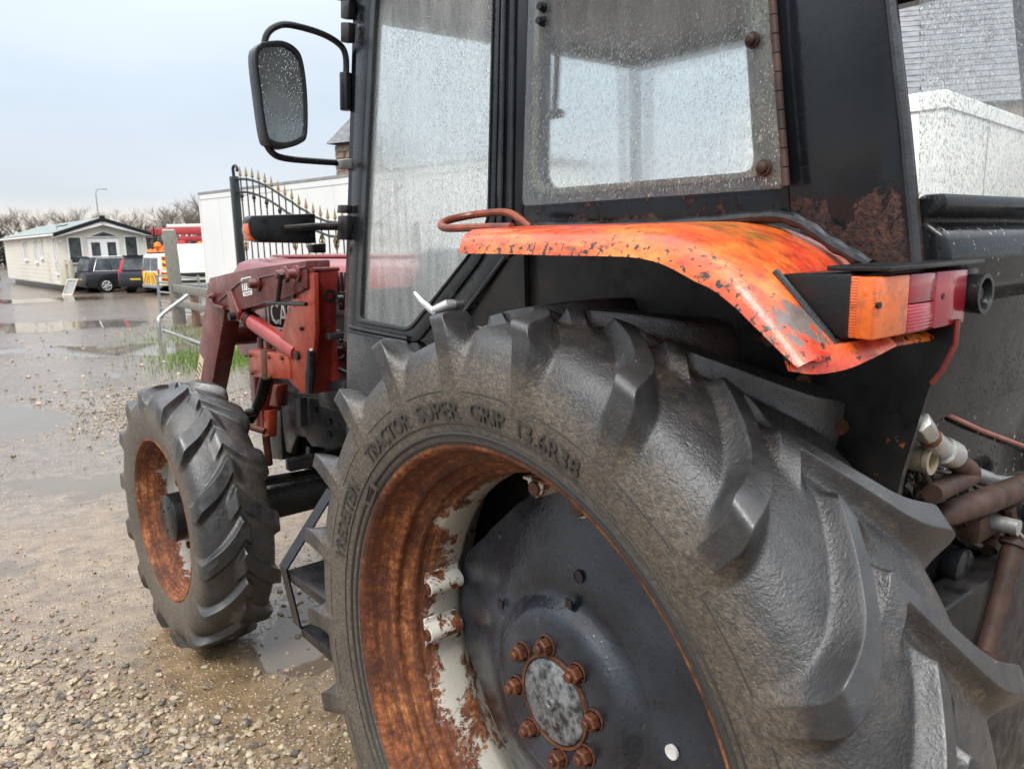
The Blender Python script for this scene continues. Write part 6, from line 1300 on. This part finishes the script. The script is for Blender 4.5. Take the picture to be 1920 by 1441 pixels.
def build_vehicles():
    def place(x, y): p = azz(x, y, -.42); return (p[0], p[1], gz(p[0], p[1]))
    # direction helpers: heading angle in world
    p = ad(140, 546, 36.5); 
    car_base('parked_car', 'black estate-style off-roader with a silver roof rail by the caravan steps', (p[0] + .28, p[1] - .1, -.42), R(7), 4.4, 1.82, 1.02, 1.66, 'carblack', tail='sides', cat='car', group='cars parked by the caravan')
    p = ad(257, 550, 35.3)
    car_base('parked_car', 'dark grey car with tall red tail lights beside the chevron van', (p[0], p[1], -.42), R(42), 4.5, 1.86, 1.04, 1.66, 'carblue', tail='tall', rail=False, cat='car', group='cars parked by the caravan')
    # van with chevrons
    p = ad(286, 552, 33.6); rz = R(5); Lv, Wv, Hv = 4.9, 1.95, 1.95
    root = empty('chevron_van', 'white service van with red and yellow chevrons on its rear doors', 'van', (p[0], p[1], -.42), rz); hw = Wv / 2
    prof = [(.0, .42), (.0, 1.0), (.10, 1.70), (.20, 1.80), (3.2, 1.80), (3.9, 1.30), (4.8, 1.05), (4.9, .45)]
    mb = MB().prism([(x, -hw, z) for x, z in prof], (0, Wv, 0)); body = mb.build('body', 'vanwhite', root, bevel=.06, seg=3)
    def rx(z): return np.interp(z, [.42, 1.0, 1.82], [0, 0, .10])
    for s in (-1, 1):
        mb = MB().prism([(rx(z) - .012, y, z) for y, z in ((s * .05, 1.08), (s * .86, 1.08), (s * .78, 1.62), (s * .05, 1.62))], (.010, 0, 0)); mb.build('rear_window', 'darkglass', body)
        mb = MB().prism([(rx(z) - .012, y, z) for y, z in ((s * .03, .50), (s * .90, .50), (s * .90, 1.02), (s * .03, 1.02))], (.010, 0, 0)); mb.build('rear_door_panel', 'yellow', body)
        for k in range(3):
            y0 = .12 + k * .30
            q = [(y0, .51), (y0 + .14, .51), (max(.04, y0 - .22), 1.01), (max(.04, y0 - .36), 1.01)]
            mb = MB().prism([(rx(z) - .016, s * y, z) for y, z in q], (.003, 0, 0)); mb.build('chevron_stripe', 'chevred', body)
        # side chevron blocks
        for z0, z1, x0, x1 in ((1.14, 1.68, .18, .62), (.55, 1.02, .10, .75)):
            mb = MB().prism([(x0, s * (hw + .004), z0), (x1, s * (hw + .004), z0), (x1, s * (hw + .004), z1), (x0, s * (hw + .004), z1)], (0, s * .004, 0)); mb.build('side_marking', 'yellow', body)
            for k in range(2):
                zz = z0 + k * (z1 - z0) * .5; hgt = (z1 - z0) * .25
                mb = MB().prism([(x0, s * (hw + .010), min(z1, zz + hgt)), (x0, s * (hw + .010), min(z1, zz + 2 * hgt)), (x1, s * (hw + .010), zz + hgt), (x1, s * (hw + .010), zz)], (0, s * .003, 0)); mb.build('chevron_stripe', 'chevred', body)
        mb = MB().box((.015, s * (hw - .05), 1.0), (.05, .10, .30)); mb.build('tail_light', 'tail', root)
        for xw in (.85, 3.95): wheel_parts(root, np.array((xw, s * (hw + .01), .33)), .33, .22, np.array((0, s, 0.0)), False)
        mb = MB().prism([(2.55, s * (hw + .004), 1.2), (3.4, s * (hw + .004), 1.2), (2.95, s * (hw + .004), 1.75), (2.55, s * (hw + .004), 1.75)], (0, s * .006, 0)); mb.build('side_window', 'darkglass', body)
    mb = MB().box((.02, 0, .42), (.18, Wv - .1, .16)); mb.build('bumper', 'greytrim', root, bevel=.03)
    mb = MB().box((-.016, .0, .93), (.006, .45, .11)); mb.build('number_plate', 'plate', root)
    mb = MB().box((.9, 0, 1.84), (1.4, 1.5, .05)); mb.build('roof_bar', 'plastic', root, bevel=.01)
    mb = MB(); mb.box((3.60, 0, 1.62), (.02, 1.6, .45), Matrix.Rotation(R(49), 3, 'Y')); mb.build('windscreen', 'darkglass', body)
    # old cream camper van, front towards us
    p = ad(366, 545, 33); root = empty('camper_van', 'old cream high-roof van with a black grille behind the lorry', 'van', (p[0] + .1, p[1] + .1, -.40), R(-112)); hw = .95
    prof = [(0, .40), (.02, 1.0), (.14, 1.14), (.50, 1.74), (.80, 1.92), (1.3, 2.10), (2.0, 2.16), (4.6, 2.16), (4.7, .40)]
    mb = MB().prism([(-x, -hw, z) for x, z in prof], (0, 2 * hw, 0)); body = mb.build('body', 'cream2', root, bevel=.07, seg=3)
    a, b = np.array((-.155, 0, 1.17)), np.array((-.485, 0, 1.72)); n_ = unit([(b - a)[2], 0, -(b - a)[0]])
    mb = MB().prism([a + [0, -hw + .12, 0] + n_ * .004, a + [0, hw - .12, 0] + n_ * .004, b + [0, hw - .18, 0] + n_ * .004, b + [0, -hw + .18, 0] + n_ * .004], n_ * .008); mb.build('windscreen', 'palewin', body)
    for z, h, w in ((.86, .18, 1.60), (.58, .12, 1.30)): mb = MB().box((.012, 0, z), (.03, w, h)); mb.build('grille', 'dblack', body, bevel=.01)
    for s in (-1, 1):
        mb = MB(); mb.lathe([(.0, .09), (.03, .085), (.045, .04), (.045, 0)], 16, axis='X', c=(.01, s * .70, .86)); mb.build('headlight', 'upvc', body)
        mb = MB().box((.012, s * .78, .58), (.03, .14, .10)); mb.build('indicator', 'orange', body, bevel=.01)
        for xw in (-.7, -3.7): wheel_parts(root, np.array((xw, s * (hw - .0), .32)), .32, .22, np.array((0, s, 0.0)), False)
        mb = MB().prism([(-.62, s * (hw + .004), 1.15), (-1.35, s * (hw + .004), 1.15), (-1.35, s * (hw + .004), 1.72), (-.85, s * (hw + .004), 1.72)], (0, s * .006, 0)); mb.build('side_window', 'darkglass', body)
    mb = MB().box((.03, 0, .40), (.10, 2 * hw, .14)); mb.build('bumper', 'greytrim', root, bevel=.03)
    # red car at the left edge, mostly out of the picture
    p = ad(-22, 524, 44); car_base('parked_car', 'bright red car parked at the far end of the caravan', (p[0], p[1], gz(p[0], p[1])), R(128), 4.0, 1.7, .95, 1.45, 'redcar', cat='car', rail=False, group='cars parked by the caravan')
M['cream2'] = paint('old_van_cream', (0.66, 0.63, 0.52), (0.72, 0.69, 0.58), 2, (0.25, 0.35))
M['palewin'] = paint('pale_reflecting_screen', (0.30, 0.36, 0.37), (0.42, 0.48, 0.48), 2, (0.05, 0.1))
build_vehicles()

def build_machine():
    p = ad(356, 470, 52); g = -.42; root = empty('access_platform', 'red boom lift lorry with orange gear and black cage behind the vans', 'machine', (p[0], p[1], g), R(-35))
    mb = MB().box((0, 0, .85), (7.0, 2.2, .25)); mb.build('chassis', 'plastic', root, bevel=.03)
    mb = MB().box((.6, 0, 3.12), (6.2, .5, .46)); mb.box((1.2, 0, 2.62), (3.6, .4, .34)); mb.build('boom', 'redmach', root, bevel=.04)
    mb = MB().box((3.85, 0, 3.12), (.5, .55, .5)); mb.build('boom_head', 'redcar', root, bevel=.04)
    mb = MB().box((3.4, 0, 3.12), (.25, .6, .6)); mb.build('boom_collar', 'upvc', root, bevel=.04)
    mb = MB().box((-.1, .2, 3.46), (2.4, .9, .22)); mb.build('cover', 'cream', root, bevel=.06)
    mb = MB().prism([(-1.2, -.5, .95), (.2, -.5, .95), (-.1, -.5, 2.5), (-.7, -.5, 2.5)], (0, 1.0, 0)); mb.build('turret', 'redmach', root, bevel=.05)
    for k in range(16):
        mb = MB(); x, y, z = random.uniform(-3.4, 2.6), -1.05 + random.uniform(-.12, .1), 2.05 + random.uniform(-.35, .3); mb.lathe([(-.28, .0), (-.26, .16), (0, .26), (.2, .2), (.30, .0)], 10, axis='Z', c=(x, y, z)); mb.build('orange_gear', 'orange', root)
    mb = MB()
    for x in (-3.4, -2.9, -2.4, -1.9):
        for y in (-.9, .9): mb.tube([(x, y, 1.0), (x, y, 3.5)], .05, 5)
    for z in (1.5, 2.1, 2.7, 3.2):
        for y in (-.9, .9): mb.tube([(-3.4, y, z), (-1.9, y, z)], .035, 5)
        for x in (-3.4, -1.9): mb.tube([(x, -.9, z), (x, .9, z)], .035, 5)
    mb.build('cage', 'plastic', root)
    for x in (-2.4, 2.4):
        for s in (-1, 1): wheel_parts(root, np.array((x, s * 1.1, .45)), .45, .28, np.array((0, s, 0.0)), False)
    mb = MB().box((2.4, 0, 1.6), (1.9, 2.1, 1.3)); mb.build('cab', 'redmach', root, bevel=.12, seg=3)
build_machine()

def build_caravan():
    # gable front corners and long left side
    A = ad(117, 537, 38.0); Bq = ad(277, 541, 38.0)
    A = np.array([A[0], A[1], -.12]); v = unit([-.02, 1, 0]); u = np.array([v[1], -v[0], 0.0]); wid = 4.1
    zb, ze, zr, Lc = -.08, 2.42, 3.05, 16.5
    root = empty('static_caravan', 'cream static caravan with glazed gable front and grey-green tiled roof', 'caravan', (A[0], A[1], -.42)); o = np.array(root.location)
    def pp(a, b, z): return A * [1, 1, 0] + u * a + v * b + Z3 * z - o
    mb = MB().prism([pp(0, 0, zb), pp(wid, 0, zb), pp(wid, 0, ze), pp(wid / 2, 0, zr), pp(0, 0, ze)], v * Lc); wall = mb.build('wall', 'cream', root)
    for k in range(11):       # cladding boards on side and front
        z0 = zb + .05 + k * .215
        mb = MB().prism([pp(-.012, .02, z0), pp(-.012, Lc, z0), pp(-.012, Lc, z0 + .2), pp(-.004, Lc, z0 + .2), pp(-.004, .02, z0 + .2), pp(-.012, .02, z0 + .2)][:2] + [pp(-.004, Lc, z0 + .205), pp(-.004, .02, z0 + .205)], u * .004); mb.build('cladding_board', 'cream', wall)
    # roof: two tiled slopes with barge boards
    for s in (0, 1):
        e0, e1 = (pp(-.18, -.35, ze - .05), pp(-.18, Lc, ze - .05)) if s == 0 else (pp(wid + .18, -.35, ze - .05), pp(wid + .18, Lc, ze - .05))
        r0, r1 = pp(wid / 2, -.35, zr + .06), pp(wid / 2, Lc, zr + .06)
        mb = MB().prism([e0, e1, r1, r0], Z3 * .05); rf = mb.build('roof', 'tile', root)
        for k in range(8):
            t0, t1 = k / 8, (k + 1) / 8; a, b = e0 + (r0 - e0) * t0, e0 + (r0 - e0) * t1; c, d = e1 + (r1 - e1) * t1, e1 + (r1 - e1) * t0
            mb = MB().prism([a + Z3 * .075, d + Z3 * .075, c + Z3 * .055, b + Z3 * .055], Z3 * .012); mb.build('tile_course', 'tile', rf)
        mb = MB().prism([e0 + Z3 * .06, r0 + Z3 * .06, r0 - Z3 * .12, e0 - Z3 * .12], v * -.03); mb.build('barge_board', 'plastic', root)
        mb = MB().prism([e0 - Z3 * .1, r0 - Z3 * .12, r0 - Z3 * .30, e0 - Z3 * .16], v * .02); mb.build('gable_fascia', 'upvc', root)
    mb = MB(); mb.tube([pp(-.2, -.3, ze - .08), pp(-.2, Lc, ze - .08)], .05, 6); mb.build('gutter', 'upvc', root)
    mb = MB().box(tuple(pp(wid / 2, -.37, zr + .06)), (.25, .1, .3)); mb.build('ridge_cap', 'plastic', root)
    for b in (3.4, 4.8): mb = MB().prism([pp(1.0, b, ze + .42), pp(1.0, b + .5, ze + .42), pp(1.25, b + .5, ze + .50), pp(1.25, b, ze + .50)], Z3 * .04); mb.build('roof_vent', 'plastic', root)
    def front(a0, a1, z0, z1, name='window', fr=.07, mat='darkglass', mull=()):
        q = [pp(a0, -.02, z0), pp(a1, -.02, z0), pp(a1, -.02, z1), pp(a0, -.02, z1)]; i = [pp(a0 + fr, -.02, z0 + fr), pp(a1 - fr, -.02, z0 + fr), pp(a1 - fr, -.02, z1 - fr), pp(a0 + fr, -.02, z1 - fr)]
        mb = MB().ring(q, i, v * -.04)
        for m in mull: mb.prism([pp(m - .03, -.02, z0), pp(m + .03, -.02, z0), pp(m + .03, -.02, z1), pp(m - .03, -.02, z1)], v * -.035)
        w = mb.build(name, 'upvc', root); mb = MB().prism([pp(a0 + .02, -.012, z0 + .02), pp(a1 - .02, -.012, z0 + .02), pp(a1 - .02, -.012, z1 - .02), pp(a0 + .02, -.012, z1 - .02)], v * -.012); mb.build('pane', mat, w)
    front(.42, 1.10, .35, 2.28); front(wid - 1.10, wid - .42, .35, 2.28)
    front(1.32, 2.05, .0, 2.12, 'door', .16); front(2.05, wid - 1.32, .0, 2.12, 'door', .16)
    q = [pp(1.32, -.02, 2.22), pp(wid - 1.32, -.02, 2.22), pp(wid / 2, -.02, 2.48)]; mb = MB().prism(q, v * -.03); gw = mb.build('gable_window', 'darkglass', root); mb = MB(); mb.tube([p_ + v * -.03 for p_ in q + q[:1]], .03, 5); mb.build('frame', 'upvc', gw)
    def sidew(b0, b1, z0, z1, mull=True, trans=None):
        q = [pp(-.02, b0, z0), pp(-.02, b1, z0), pp(-.02, b1, z1), pp(-.02, b0, z1)]; fr = .07; i = [pp(-.02, b0 + fr, z0 + fr), pp(-.02, b1 - fr, z0 + fr), pp(-.02, b1 - fr, z1 - fr), pp(-.02, b0 + fr, z1 - fr)]
        mb = MB().ring(q, i, u * -.04)
        if mull: m = (b0 + b1) / 2; mb.prism([pp(-.02, m - .03, z0), pp(-.02, m + .03, z0), pp(-.02, m + .03, z1), pp(-.02, m - .03, z1)], u * -.035)
        if trans: mb.prism([pp(-.02, b0, trans), pp(-.02, b1, trans), pp(-.02, b1, trans + .06), pp(-.02, b0, trans + .06)], u * -.035)
        w = mb.build('window', 'upvc', root); mb = MB().prism([pp(-.008, b0 + .02, z0 + .02), pp(-.008, b1 - .02, z0 + .02), pp(-.008, b1 - .02, z1 - .02), pp(-.008, b0 + .02, z1 - .02)], u * -.012); mb.build('pane', 'sidepane', w)
        mb = MB().prism([pp(-.02, b0 - .05, z0 - .05), pp(-.02, b1 + .05, z0 - .05), pp(-.02, b1 + .05, z0), pp(-.02, b0 - .05, z0)], u * -.07); mb.build('sill', 'upvc', w)
    sidew(.35, .85, .45, 2.28, False, 1.0); sidew(3.7, 4.4, 1.2, 2.2, True, 1.85); sidew(5.3, 6.1, 1.0, 2.2, True, 1.85); sidew(8.4, 9.4, 1.1, 2.2)
    mb = MB().prism([pp(-.03, 2.2, .1), pp(-.03, 2.95, .1), pp(-.03, 2.95, 2.2), pp(-.03, 2.2, 2.2)], u * .03); mb.build('side_panel', 'cream2', root)
    mb = MB().prism([pp(.3, .3, -.40), pp(wid - .3, .3, -.40), pp(wid - .3, Lc - .3, -.40), pp(.3, Lc - .3, -.40)], Z3 * .34); mb.build('underframe', 'plastic', root)
    for a, z in ((.14, 2.05), (wid - .14, 2.05)): mb = MB().box(tuple(pp(a, -.05, z)), (.1, .1, .14)); mb.build('wall_lamp', 'upvc', root)
    mb = MB(); mb.tube([pp(.3, 1.2, ze + .1), pp(.3, 1.2, ze + .9)], .02, 5); mb.tube([pp(-.1, 1.2, ze + .8), pp(.7, 1.2, ze + .86)], .012, 4); mb.build('aerial', 'greytrim', root)
    # timber steps and rail at the front corner
    st = empty('timber_steps', 'pale timber steps with rails at the caravan door', 'steps', tuple(pp(.55, -1.0, 0) + o * [1, 1, 1] + np.array([0, 0, 0])))
    def lp(a, b, z): return u * a + v * b + Z3 * z
    for a in (-.35, .9):
        for b in (-.5, .55): mb = MB().prism([lp(a - .06, b - .06, -.1), lp(a + .06, b - .06, -.1), lp(a + .06, b + .06, -.1), lp(a - .06, b + .06, -.1)], Z3 * 1.25); mb.build('post', 'paletimber', st)
        mb = MB().prism([lp(a - .03, -.5, .92), lp(a + .03, -.5, .92), lp(a + .03, .55, .92), lp(a - .03, .55, .92)], Z3 * .1); mb.build('handrail', 'paletimber', st)
    mb = MB().prism([lp(-.35, -.54, .92), lp(.9, -.54, .92), lp(.9, -.48, .92), lp(-.35, -.48, .92)], Z3 * .1); mb.build('handrail', 'paletimber', st)
    for k in range(3): mb = MB().prism([lp(-.3, -.45 + k * .33, -.1), lp(.85, -.45 + k * .33, -.1), lp(.85, -.14 + k * .33, -.1), lp(-.3, -.14 + k * .33, -.1)], Z3 * (.12 + k * .11)); mb.build('tread', 'paletimber', st)
    mb = MB().prism([lp(-.33, -.46, .25), lp(.87, -.46, .25), lp(.87, -.44, .25), lp(-.33, -.44, .25)], Z3 * .62); mb.build('side_board', 'upvc', st)
    # framed panel leaning by the steps
    c = ad(126, 543, 35.2); g = gz(c[0], c[1]); root2 = empty('leaning_panel', 'small framed panel leaning beside the timber steps', 'panel', (c[0], c[1], g))
    ru = unit([_r[0], _r[1], 0]); lean = np.array([_h[0], _h[1], 0]) * .32 + ru * .18
    q = [ru * -.26, ru * .22, ru * .22 + Z3 * .72 + lean, ru * -.26 + Z3 * .72 + lean]; cq = sum(q) / 4; i = [cq + (p_ - cq) * .82 for p_ in q]
    mb = MB().ring(q, i, -_h * .04); mb.build('frame', 'paletimber', root2); mb = MB().prism([p_ + _h * .01 for p_ in i], -_h * .015); mb.build('sheet', 'greytrim', root2)
M['paletimber'] = paint('pale_timber', (0.42, 0.37, 0.28), (0.52, 0.47, 0.37), 6, (0.6, 0.8))
M['sidepane'] = paint('pale_caravan_pane', (0.22, 0.25, 0.27), (0.36, 0.40, 0.42), 1.2, (0.08, 0.15))
build_caravan()

def build_trees():
    def tree_mesh(seed, h):
        rd = random.Random(seed); tr, cr = MB(), MB()
        def br(p, d, l, r, lev):
            n = 3; pts = [p]; q = p
            for k in range(n):
                d = (d + Vector((rd.uniform(-1, 1), rd.uniform(-1, 1), rd.uniform(-.4, .8))) * (.16 if lev else .05)).normalized(); q = q + d * l / n; pts.append(q)
            (tr if lev < 2 else cr).tube(pts, [r * (1 - .5 * i / n) for i in range(n + 1)], 5 if lev < 2 else 3, cap=False)
            if lev < 5:
                for _ in range((5, 4, 4, 4, 3)[lev]):
                    t = rd.uniform(.35, 1.0) if lev else rd.uniform(.45, 1); i = min(int(t * n), n - 1); b = pts[i] + (pts[i + 1] - pts[i]) * (t * n - i)
                    a = rd.random() * 6.28; sp = rd.uniform(.45, .95); nd = (d + Vector((math.cos(a), math.sin(a), rd.uniform(-.1, .35))) * sp).normalized(); br(b, nd, l * rd.uniform(.5, .72), r * .5, lev + 1)
        br(Vector((0, 0, -.3)), Vector((0, 0, 1)), h * .42, h * .018, 0)
        zm = max(v_[2] for v_ in cr.v); return tr.mesh('trunk', smooth=True), cr.mesh('crown', smooth=False), zm
    protos = [tree_mesh(s, 8.0) for s in (3, 8, 21, 34)]
    kinds = ['bare winter tree with a broad twiggy crown in the far tree line', 'bare winter tree with a narrow upright crown in the far tree line', 'bare winter tree with an open spreading crown in the far tree line', 'bare winter tree with a dense rounded crown in the far tree line']
    px = [-60, -25, 8, 38, 62, 90, 112, 138, 158, 182, 206, 228, 250, 272, 296, 316, 338, 356, 374, 392, 420]
    hts = [392, 378, 372, 376, 380, 383, 386, 374, 378, 388, 386, 392, 378, 392, 382, 362, 362, 366, 350, 372, 380]
    for k, (x, yt) in enumerate(zip(px, hts)):
        D = random.uniform(92, 125); p = ad(x, 470, D); top = ad(x, yt, D)[2]; g = -.42; h = (top - g) * .94; i = k % 4
        t = obj('bare_tree', protos[i][0], 'bark'); t.location = (p[0], p[1], g); k_ = h / protos[i][2]; t.scale = (k_ * random.uniform(.85, 1.1), k_ * random.uniform(.85, 1.1), k_); t.rotation_euler.z = random.random() * 6.28
        tag(t, kinds[i], 'tree', 'bare trees along the far field edge'); c = obj('crown', protos[i][1], 'twig', t)
    # scrub under the trees: one mass
    mb = MB(); p0, p1 = ad(-330, 470, 118), ad(560, 470, 118); u = p1 - p0; n = 26000
    for _ in range(n):
        t = random.random(); z = random.random() ** .8; q = p0 + u * t; dv = random.uniform(-3, 3); topz = 3.6 + 1.5 * math.sin(t * 40) * .5 + 1.2 * (vnoise(np.array(t * 90.), np.array(1.5), 3) - .3)
        c = Vector((q[0] + _h[0] * dv, q[1] + _h[1] * dv, -.5 + z * topz)); s_ = random.uniform(.15, .5); a = Vector((random.gauss(0, 1), random.gauss(0, 1), random.gauss(0, 1))).normalized(); b = a.orthogonal().normalized()
        mb.add([c - a * s_, c + a * s_, c + b * s_ * .8 + a * .1], [(0, 1, 2)])
    o = mb.build('scrub_hedge', 'hedge', smooth=False); o['kind'] = 'stuff'; o['label'] = 'dark scrub and hedge along the far field edge'; o['category'] = 'hedge'
    # street lamp above the trees
    p = ad(192, 470, 112); zt = ad(192, 356, 112)[2]; root = empty('street_lamp', 'tall grey street lamp rising above the tree line', 'street lamp', (p[0], p[1], -.42))
    mb = MB(); mb.tube([(0, 0, 0), (0, 0, zt - .2)], [.12, .07], 8); mb.build('column', 'greytrim', root)
    ru = np.array([_r[0], _r[1], 0]); mb = MB(); mb.tube([Z3 * (zt - .2), Z3 * (zt + .25) + ru * .15, Z3 * (zt + .42) + ru * .6, Z3 * (zt + .42) + ru * 1.1], .05, 6); mb.build('arm', 'greytrim', root)
    mb = MB().box(tuple(Z3 * (zt + .40) + ru * 1.35), (.6, .22, .14), math.atan2(ru[1], ru[0])); mb.build('lamp_head', 'greytrim', root, bevel=.03)
build_trees()
